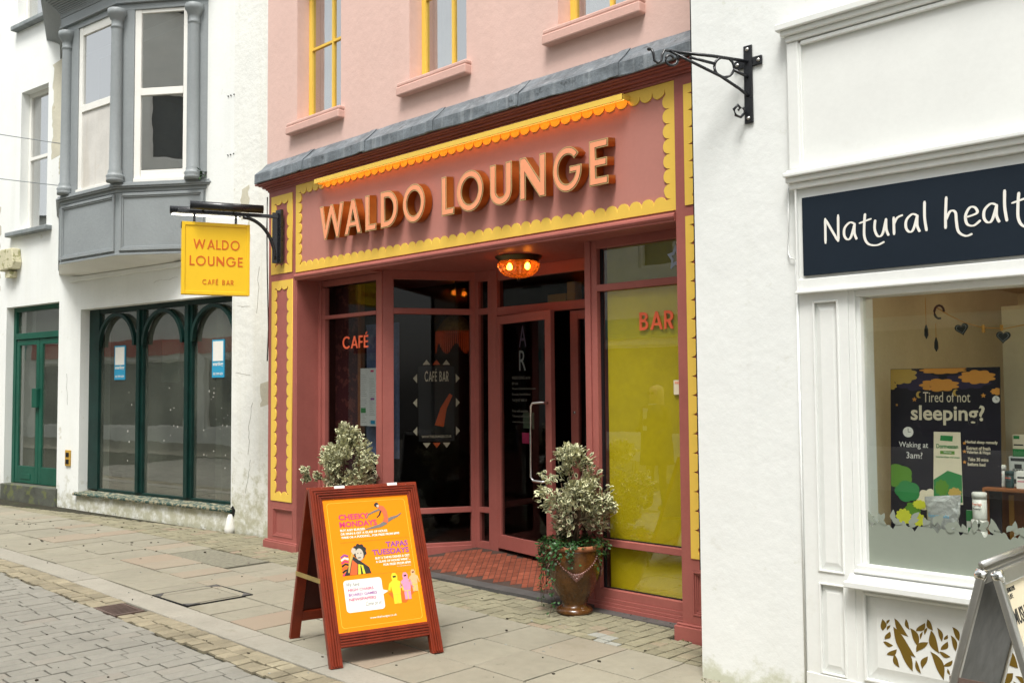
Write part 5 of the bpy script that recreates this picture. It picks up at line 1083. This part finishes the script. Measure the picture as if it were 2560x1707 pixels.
# ================================================================== METAL A-BOARD
ms=thing('metal_pavement_sign','silver aluminium snap-frame A-board about mushrooms in front of the white shop','A-board',(0,0,0))
RX0,RY0,RZ0=7.80,-1.80,.95
def leaf(sign):
    ex=Vector((0,1,0)) if sign>0 else Vector((0,-1,0)); nr=Vector((1,0,0)) if sign>0 else Vector((-1,0,0)); ti=R(15)
    up=(Vector((0,0,1))*math.cos(ti)-nr*math.sin(ti)); o=Vector((RX0+.025*sign,RY0,RZ0)) if sign>0 else Vector((RX0-.025,RY0+.64,RZ0))
    n_=ex.cross(up); return Matrix(((ex.x,up.x,n_.x,o.x),(ex.y,up.y,n_.y,o.y),(ex.z,up.z,n_.z,o.z),(0,0,0,1)))
for sg in (1,-1):
    T=leaf(sg); h=1.06
    o=obj('leaf_frame',MB().box(0,.035,-h,-.02,-.018,.010,T).box(.605,.64,-h,-.02,-.018,.010,T).box(.035,.605,-.055,-.0,-.018,.010,T).box(.035,.605,-h+.1,-h+.135,-.018,.010,T),M['alu'],ms,.006)
    obj('panel',MB().box(.035,.605,-h+.135,-.055,-.012,-.004,T),M['acrylic'] if sg<0 else M['offwhite'],ms)
    for xx in (.0,.60): obj('corner_cap',MB().lathe([(.001,-.022),(.022,-.018),(.024,.0),(.022,.016),(.001,.02)],14,(xx+.02,-.02,0),T),M['chrome'],o)
    if sg>0:
        text('MUSHROOMS FOR LIFE',.52,.055,T@Matrix.Translation((.06,-.20,-.0035)),M['ink'],parent=o,bold=.01); text('MUSHROOMS',.10,.016,T@Matrix.Translation((.05,-.085,-.0035)),M['slate'],parent=o); text('4 LIFE',.06,.016,T@Matrix.Translation((.05,-.108,-.0035)),M['slate'],parent=o); text('#mushrooms4life',.16,.016,T@Matrix.Translation((.30,-.25,-.0035)),M['slate'],parent=o)
        link('print',shape([blob(.30,-.55,.13,.10,4,.1)],.001,T@Matrix.Translation((0,0,-.0035))),M['postorange'],o); link('print',shape([blob(.30,-.45,.10,.05,4,.1)],.001,T@Matrix.Translation((0,0,-.0024))),M['crate'],o)
obj('cross_bar',MB().box(RX0-.15,RX0+.15,RY0+.010,RY0+.018,.52,.545),M['iron'],ms); 
obj('top_bar',MB().tube([(RX0-.02,RY0,RZ0+.02),(RX0-.02,RY0+.64,RZ0+.02)],.012,10),M['alu'],ms)
# ================================================================== POTTED SHRUBS
def leafgeo(mb,p,dirv,nrm_,L_,W,fold=.25):
    d_=dirv.normalized(); s_=d_.cross(nrm_); s_=s_.normalized() if s_.length>1e-4 else Vector((1,0,0)); n_=s_.cross(d_)
    a=p; b=p+d_*L_*.35+s_*W+n_*W*fold; c=p+d_*L_*.75+s_*W*.8+n_*W*fold; e=p+d_*L_-n_*L_*.1; f=p+d_*L_*.75-s_*W*.8+n_*W*fold; g=p+d_*L_*.35-s_*W+n_*W*fold; m1=p+d_*L_*.4; m2=p+d_*L_*.75
    mb.add([tuple(q) for q in (a,b,c,e,f,g,m1,m2)],[(0,1,6),(1,2,7,6),(2,3,7),(3,4,7),(4,5,6,7),(5,0,6)])
def shrub(name,label,x,y,h0,h1,rx,n_,seed,group=None):
    rn=random.Random(seed); t_=thing(name,label,'potted shrub',(x,y,gz(x)),0,'pair of glazed pots with variegated shrubs')
    pot=obj('pot',MB().lathe([(.132,0),(.138,.012),(.132,.030),(.118,.042),(.098,.052),(.092,.075),(.112,.11),(.148,.165),(.176,.23),(.198,.30),(.210,.37),(.212,.425),(.204,.465),(.208,.475)],48),M['glaze'],t_)
    obj('rim',MB().lathe([(.208,.475),(.216,.485),(.216,.505),(.205,.512),(.182,.508),(.178,.47)],48),M['rim'],pot); obj('soil',MB().lathe([(.0,.475),(.18,.47)][::-1],24),M['soil'],t_)
    mb=MB()
    for base in (R(-44),R(46),R(136),R(226)):
        for k in range(27):
            u=(k-13)/13; a=base+u*R(46); z_=.31+.125*abs(u)**1.7; r_=.2+.0
            r_=.190+(.37-.30)*0; 
            rr_=(.198+(z_-.30)*.18 if z_<.37 else .212)+.003
            s_=.0075+.006*max(0,1-abs(u)*2.6)
            for j in range(1 if abs(u)>.35 else 4):
                jz=z_-j*.013*(1-abs(u)*2) if j else z_; c=Vector((math.cos(a+rn.uniform(-.02,.02))*(rr_+.006-j*.003),math.sin(a)*(rr_+.006-j*.003),jz))
                mb.lathe([(.001,-s_),(s_*.8,-s_*.6),(s_,0),(s_*.8,s_*.6),(.001,s_)],6,tuple(c))
    obj('festoon',mb,M['festoon'],pot)
    # branches
    mb=MB(); tips=[]
    for k in range(16):
        a=rn.uniform(0,6.28); el=rn.uniform(.25,1.45); l=rn.uniform(.25,.5); zt=h0+(h1-h0)*rn.uniform(.15,.85)
        e=Vector((math.cos(a)*rx*.7*rn.random(),math.sin(a)*rx*.7*rn.random(),zt)); s=Vector((rn.uniform(-.03,.03),rn.uniform(-.03,.03),.46)); m_=s.lerp(e,.5)+Vector((rn.uniform(-.03,.03),rn.uniform(-.03,.03),0))
        mb.tube([s,m_,e],[.008,.006,.003],5)
    obj('branches',mb,M['bark'],t_)
    ms_=[MB(),MB(),MB()]
    # clumps give an uneven outline
    cl=[]
    for k in range(50):
        t=rn.random()**.9; z_=h0+(h1-h0)*t; prof=(math.sin(math.pi*min(1,(t*.80+.20)))**.75)*(1 if t<.6 else 1-.25*(t-.6)/.4); a=rn.uniform(0,6.28); r_=rx*prof*rn.uniform(.25,.88)
        cl.append((Vector((math.cos(a)*r_,math.sin(a)*r_,z_)),rn.uniform(.065,.105),t))
    for k in range(6): a=rn.uniform(0,6.28); cl.append((Vector((math.cos(a)*rx*1.05,math.sin(a)*rx*1.05,h0+(h1-h0)*rn.uniform(.25,.6))),.045,.5))
    cl.append((Vector((0,0,h1-.03)),.05,1)); cl.append((Vector((.06,-.05,h1-.06)),.05,1)); cl.append((Vector((-.08,.02,h1-.08)),.05,1))
    for k in range(n_):
        c,r_,t=rn.choice(cl); u=Vector((rn.gauss(0,1),rn.gauss(0,1),rn.gauss(0,1))).normalized(); p=c+u*r_*rn.uniform(.3,1.05)
        out=(p-Vector((0,0,p.z*.6+.3))); out.z*=.3; dv=(out.normalized()*.8+Vector((rn.gauss(0,.6),rn.gauss(0,.6),rn.gauss(.35,.55)))); nn=Vector((rn.gauss(0,.4),rn.gauss(0,.4),1))+u*.4
        L_=rn.uniform(.030,.062); W=L_*.26
        kk=0 if not(t<.28 and rn.random()<.5) else 2
        leafgeo(ms_[kk],p,dv,nn,L_,W); nn2=nn.normalized()
        d2=dv.normalized(); s2=d2.cross(nn); n2=(s2.cross(d2)).normalized()
        leafgeo(ms_[1],p+d2*L_*.12+n2*.0012,dv,nn,L_*.72,W*.50 if kk==0 else W*.3)
    obj('foliage_edge',ms_[0],M['leafcream'],t_,kind='stuff'); obj('foliage_centre',ms_[1],M['leafgreen'],t_,kind='stuff'); obj('foliage_lower',ms_[2],M['leafpink'],t_,kind='stuff')
    # ivy
    iv=MB(); stm=MB()
    for k in range(30):
        a=rn.gauss(R(232),.55) if k<17 else rn.uniform(0,6.28); ln=rn.choice([.06,.12,.18,.3,.36,.42,.5]) if k<17 else rn.uniform(.03,.22)
        pts=[]; r0=.17; m_=10
        for i in range(m_+1):
            t=i/m_; l=t*(ln+.1); rr_=r0+min(l,.08)*.9+.012*math.sin(k+i); zz=.50+.03*math.sin(min(l,.1)/.1*math.pi)-max(0,l-.08); aa=a+.05*math.sin(i*1.3+k)
            pts.append(Vector((math.cos(aa)*rr_,math.sin(aa)*rr_,zz)))
        stm.tube(pts,.0018,4)
        for i,pp in enumerate(pts):
            for q in range(4 if i<6 else 2):
                leafgeo(iv,pp+Vector((rn.gauss(0,.014),rn.gauss(0,.014),rn.gauss(0,.012))),Vector((pp.x+rn.gauss(0,.2),pp.y+rn.gauss(0,.2),rn.uniform(-.35,.1))),Vector((pp.x,pp.y,.15)),rn.uniform(.018,.032),rn.uniform(.008,.012),.1)
    for k in range(380):
        a=rn.uniform(0,6.28); r_=.20*math.sqrt(rn.random())+.02; p=Vector((math.cos(a)*r_,math.sin(a)*r_,.49+rn.uniform(0,.07))); leafgeo(iv,p,Vector((math.cos(a)+rn.gauss(0,.5),math.sin(a)+rn.gauss(0,.5),.1)),Vector((rn.gauss(0,.4),rn.gauss(0,.4),1)),rn.uniform(.018,.03),.010,.1)
    obj('ivy_leaves',iv,M['ivy'],t_,kind='stuff'); obj('ivy_stems',stm,M['bark'],t_); return t_
shrub('potted_shrub','variegated shrub with trailing ivy in honey glazed pot by the yellow-green BAR window',4.24,.035,.60,1.225,.27,2500,5)
shrub('potted_shrub','variegated shrub in pot mostly hidden behind the wooden A-board',1.42,-.02,.62,1.235,.36,3200,11)
# ================================================================== OPPOSITE SIDE (seen in reflections)
def facade(name,label,x0,x1,h,m,band,y=-11.0):
    t_=thing(name,label,'building',((x0+x1)/2,y,0)); w_=x1-x0; hw=w_/2; ops=[]
    n_=max(2,int(w_/2.2))
    for k in range(n_):
        c=-hw+w_*(k+.5)/n_
        for zz in (4.3,7.0):
            if zz+1.7<h: ops.append((c-.45,c+.45,zz,zz+1.6))
    ops.append((-hw+.4,hw-.4,.6,2.6))
    R180=Matrix.Rotation(math.pi,4,'Z')
    obj('wall',MB().wall(-hw,hw,-.3,h,ops,-.0,.3,R180).box(-hw,hw,.3,4,h-.1,h,R180),m,t_)
    for o_ in ops: f_=obj('window',MB().frame(o_[0],o_[1],o_[2],o_[3],.06,.10,.16,R180),M['sash'],t_); obj('pane',MB().box(o_[0],o_[1],.18,.2,o_[2],o_[3],R180),M['oppglass'],f_)
    obj('downpipe',MB().box(hw*.35,hw*.35+.13,-.12,-.004,0,h,R180),M['sash'],t_)
    obj('shop_fascia',MB().box(-hw+.2,hw-.2,-.08,-.001,2.75,3.2,R180),band,t_)
    obj('roof',MB().prism([(-.2,h),(.3,h+.02),(3.5,h+1.5),(3.5,h)],-hw,hw,R180@Matrix(((0,0,1,0),(1,0,0,0),(0,1,0,0),(0,0,0,1)))),M['roofslate'],t_)
facade('opposite_building','far pale building with teal shop band across the street, farthest along',-34,-22,7.0,M['opp2'],M['oppteal'])
facade('opposite_building','pale building with red shop band across the street, second from the far end',-22,-14.5,7.4,M['opp1'],M['oppred'])
facade('opposite_building','pale building with red shop band across the street, reflected in the arched window',-14.5,-7.5,7.6,M['opp1'],M['oppred'])
facade('opposite_building','grey building with teal shop band across the street, reflected in the left arch',-7.5,-2.0,9.5,M['opp1'],M['oppteal'])
facade('opposite_building','pale building with red shop band across the street, reflected in the cafe glass',-2.0,5.0,10.5,M['opp1'],M['oppred'])
facade('opposite_building','grey rendered building across the street, reflected in the yellow-green BAR window',5.0,12.5,10.5,M['opp2'],M['navy'])

# ================================================================== SMALL THINGS
obj('dark_gap_strip',MB().box(5.809,5.8175,-.648,-.60,.55,4.3),M['blackplain'],rb)  # black strip drawn in for the dark gap along the wall edge
LBM=Matrix.Translation((-.565,.291,0))@Matrix.Rotation(WA,4,'Z')
obj('pipe_shoe',MB().lathe([(.07,-.02),(.062,.06),(.04,.16),(.02,.215)],14,(-.57,-.03,0)),M['sash'],lb); obj('hole',MB().prism([(-.59,.20),(-.53,.19),(-.51,.26),(-.55,.31),(-.60,.27)],0,.012,frameM((0,-.0,0),(1,0,0),(0,0,1))),M['darkslot'],lb)
def wpatch(pts,m_,nm='render_patch',z_=.0): link(nm,shape([pts],.0015,frameM((0,z_,0),(1,0,0),(0,0,1))),m_,lb)
M['bare']=mat('bare_render',(.56,.53,.42),.9,var=.15,bump=.6,bs=30,patch=[((.40,.34,.22),6,.60,.05,.6)])
rnp=random.Random(4)
def rag(x0,x1,z0,z1,n_=26,a=.05):
    o=[]
    for i in range(n_): t=i/n_; o.append((x0+rnp.uniform(-a,a)*.6,z0+(z1-z0)*t))
    for i in range(n_): t=i/n_; o.append((x1+rnp.uniform(-a,a)*.6,z1-(z1-z0)*t))
    return o
wpatch(rag(-4.80,-4.42,5.0,6.45),M['bare']); wpatch(rag(-4.60,-4.52,4.75,5.02,8,.02),M['bare']); wpatch(rag(-.44,-.30,3.62,4.02,10,.03),M['bare'],z_=-.004); wpatch(rag(-.32,-.27,3.30,3.64,6,.02),M['bare'],z_=-.004); wpatch(rag(-.06,.10,1.45,1.75,8,.03),M['bare'],z_=-.004); wpatch(rag(-7.6,-6.35,2.9,4.5,26,.12),M['bare'])
for zc in (5.13,4.42):
    for dx in (0,.05,.11): obj('old_fixing',MB().box(-.70+dx,-.685+dx,-.012,-.0045,zc,zc+.014),M['ink'],lb)
wd_=thing('wall_weed','small green weed rooted on the grey sill of the oriel at its right end','plant',(0,0,0)); wd_.matrix_world=LBM@Matrix.Translation((-1.17,-.05,4.20)); mb=MB(); rnw=random.Random(2)
for k in range(26):
    a=rnw.uniform(0,6.28); leafgeo(mb,Vector((rnw.uniform(-.05,.05),rnw.uniform(-.04,.02),rnw.uniform(0,.10))),Vector((math.cos(a),math.sin(a),rnw.uniform(-.6,.5))),Vector((0,0,1)),.07,.014,.1)
obj('leaves',mb,M['ivy'],wd_)
obj('display_board',MB().box(1.28,1.5,.47,.49,2.42,2.70),M['postgold'],cafe); obj('lit_yellow_board',MB().box(2.62,2.86,1.55,1.62,2.44,2.56),M['postgold'],cafe); obj('lit_yellow_board',MB().box(2.92,3.02,1.5,1.6,2.44,2.66),M['postgold'],cafe)  # last two boards are added; their gold colour stands in for lit yellow patches
# passer-by across the street, seen reflected in the BAR window
pr_=thing('person','fair-haired person in black coat and pale scarf, reflected in the BAR window','person',(1.3,-4.5,gz(1.3)),R(8))
def skin(name,V,E_,rad,m_,par,sub=2):
    me=bpy.data.meshes.new(name); me.from_pydata(V,E_,[]); o=link(name,me,m_,par); md=o.modifiers.new('skin','SKIN')
    for i,r_ in enumerate(rad): 
        sv=me.skin_vertices[0].data[i] if me.skin_vertices else None
        if sv: sv.radius=(r_,r_)
    sb_=o.modifiers.new('sub','SUBSURF'); sb_.levels=sub; sb_.render_levels=sub; return o
def body_mesh(name,V,E_,rad,m_,par):
    bm=bmesh.new(); lay_=bm.verts.layers.skin.verify(); vs_=[bm.verts.new(v) for v in V]
    for v_,r_ in zip(vs_,rad): v_[lay_].radius=(r_ if isinstance(r_,tuple) else (r_,r_))
    vs_[0][lay_].use_root=True
    for a,b in E_: bm.edges.new((vs_[a],vs_[b]))
    me=bpy.data.meshes.new(name); bm.to_mesh(me); bm.free(); o=link(name,me,m_,par); o.modifiers.new('skin','SKIN').use_smooth_shade=True; q=o.modifiers.new('sub','SUBSURF'); q.levels=2; q.render_levels=2; return o
V=[(0,0,.92),(0,0,1.12),(0,0,1.33),(0,0,1.43),(0,.01,1.50),(0,.02,1.58),(.20,0,1.36),(.25,.03,1.10),(.18,.22,1.02),(-.20,0,1.36),(-.25,.03,1.10),(-.14,.24,1.08),(.10,0,.86),(.11,.01,.48),(.12,-.02,.08),(.12,.12,.04),(-.10,0,.86),(-.11,.03,.48),(-.12,.02,.08),(-.12,.16,.04)]
E_=[(0,1),(1,2),(2,3),(3,4),(4,5),(2,6),(6,7),(7,8),(2,9),(9,10),(10,11),(0,12),(12,13),(13,14),(14,15),(0,16),(16,17),(17,18),(18,19)]
rad=[(.17,.12),(.17,.12),(.17,.11),.055,.055,(.075,.09),.065,.05,.035,.065,.05,.035,.09,.06,.045,.035,.09,.06,.045,.035]
body_mesh('body',V,E_,rad,M['coat'],pr_)
obj('face',MB().lathe([(.001,-.115),(.035,-.105),(.058,-.06),(.072,0),(.074,.05),(.05,.10),(.001,.12)],18,(0,.035,1.56)),M['skin'],pr_)
obj('nose',MB().lathe([(.012,-.02),(.010,0),(.004,.03)],8,(0,.11,1.55)),M['skin'],pr_)
obj('glasses',MB().box(-.055,-.008,.105,.11,1.565,1.595).box(.008,.055,.105,.11,1.565,1.595),M['ink'],pr_)
obj('hair',MB().lathe([(.10,-.26),(.105,-.15),(.10,-.05),(.098,.04),(.075,.11),(.001,.14)],20,(0,-.015,1.56)),M['hair'],pr_)
obj('coat',MB().lathe([(.24,.62),(.23,.80),(.21,1.0),(.22,1.2),(.21,1.33),(.12,1.42),(.06,1.45)],22,(0,.0,0)),M['coat'],pr_)
obj('scarf',MB().lathe([(.07,1.36),(.085,1.39),(.075,1.44)],16,(0,.03,0)).box(-.04,.03,.19,.215,1.08,1.38),M['scarf'],pr_)

mb=MB(); rnq=random.Random(9)
for k in range(260):
    x=rnq.uniform(-6.5,-.1) if k<170 else rnq.uniform(4.6,6.6); y=(wall_y(x)-rnq.uniform(.0,.05)) if x<0 else ((.235 if x<5.2 else -.07 if x<5.8 else -.655)-abs(rnq.gauss(0,.03))); y=y-(.010*(1-x)**2 if False else 0)
    leafgeo(mb,Vector((x,y,gz(x)+.001)),Vector((rnq.gauss(0,1),rnq.gauss(-.6,.6),rnq.uniform(.1,1.2))),Vector((0,0,1)),rnq.uniform(.008,.022),rnq.uniform(.003,.006),.1)
obj('foot_moss',mb,mat('moss',(.10,.11,.03),.9,var=.4),None,kind='stuff',label='moss and dry grit gathered along the foot of the walls')
CR=mat('hairline_crack',(.20,.18,.14),.95)
def crack(par,x,z_,n_,dx,dz,T,w_=.0022):
    pts=[]; 
    for i in range(n_): pts.append((x,z_)); x+=dx+rnq.gauss(0,.010); z_+=dz+rnq.gauss(0,.006)
    stroke(pts,w_,T,CR,par,'crack')
LT=frameM((0,-.0045,0),(1,0,0),(0,0,1)); LT2=frameM((0,-.0005,0),(1,0,0),(0,0,1))
crack(lb,-.20,1.50,12,-.006,-.055,LT,.0025); crack(lb,-.24,.85,9,-.015,-.05,LT,.0025); crack(lb,-.10,3.05,8,.002,-.07,LT,.003); crack(lb,-.50,2.62,6,.05,.0,LT,.002); crack(lb,-.52,1.85,7,.05,.002,LT,.002)
crack(lb,-4.3,1.9,8,.006,-.06,LT2,.003); crack(lb,-2.2,3.02,9,.06,.003,LT2,.002)
RT2=frameM((0,-.6505,0),(1,0,0),(0,0,1))
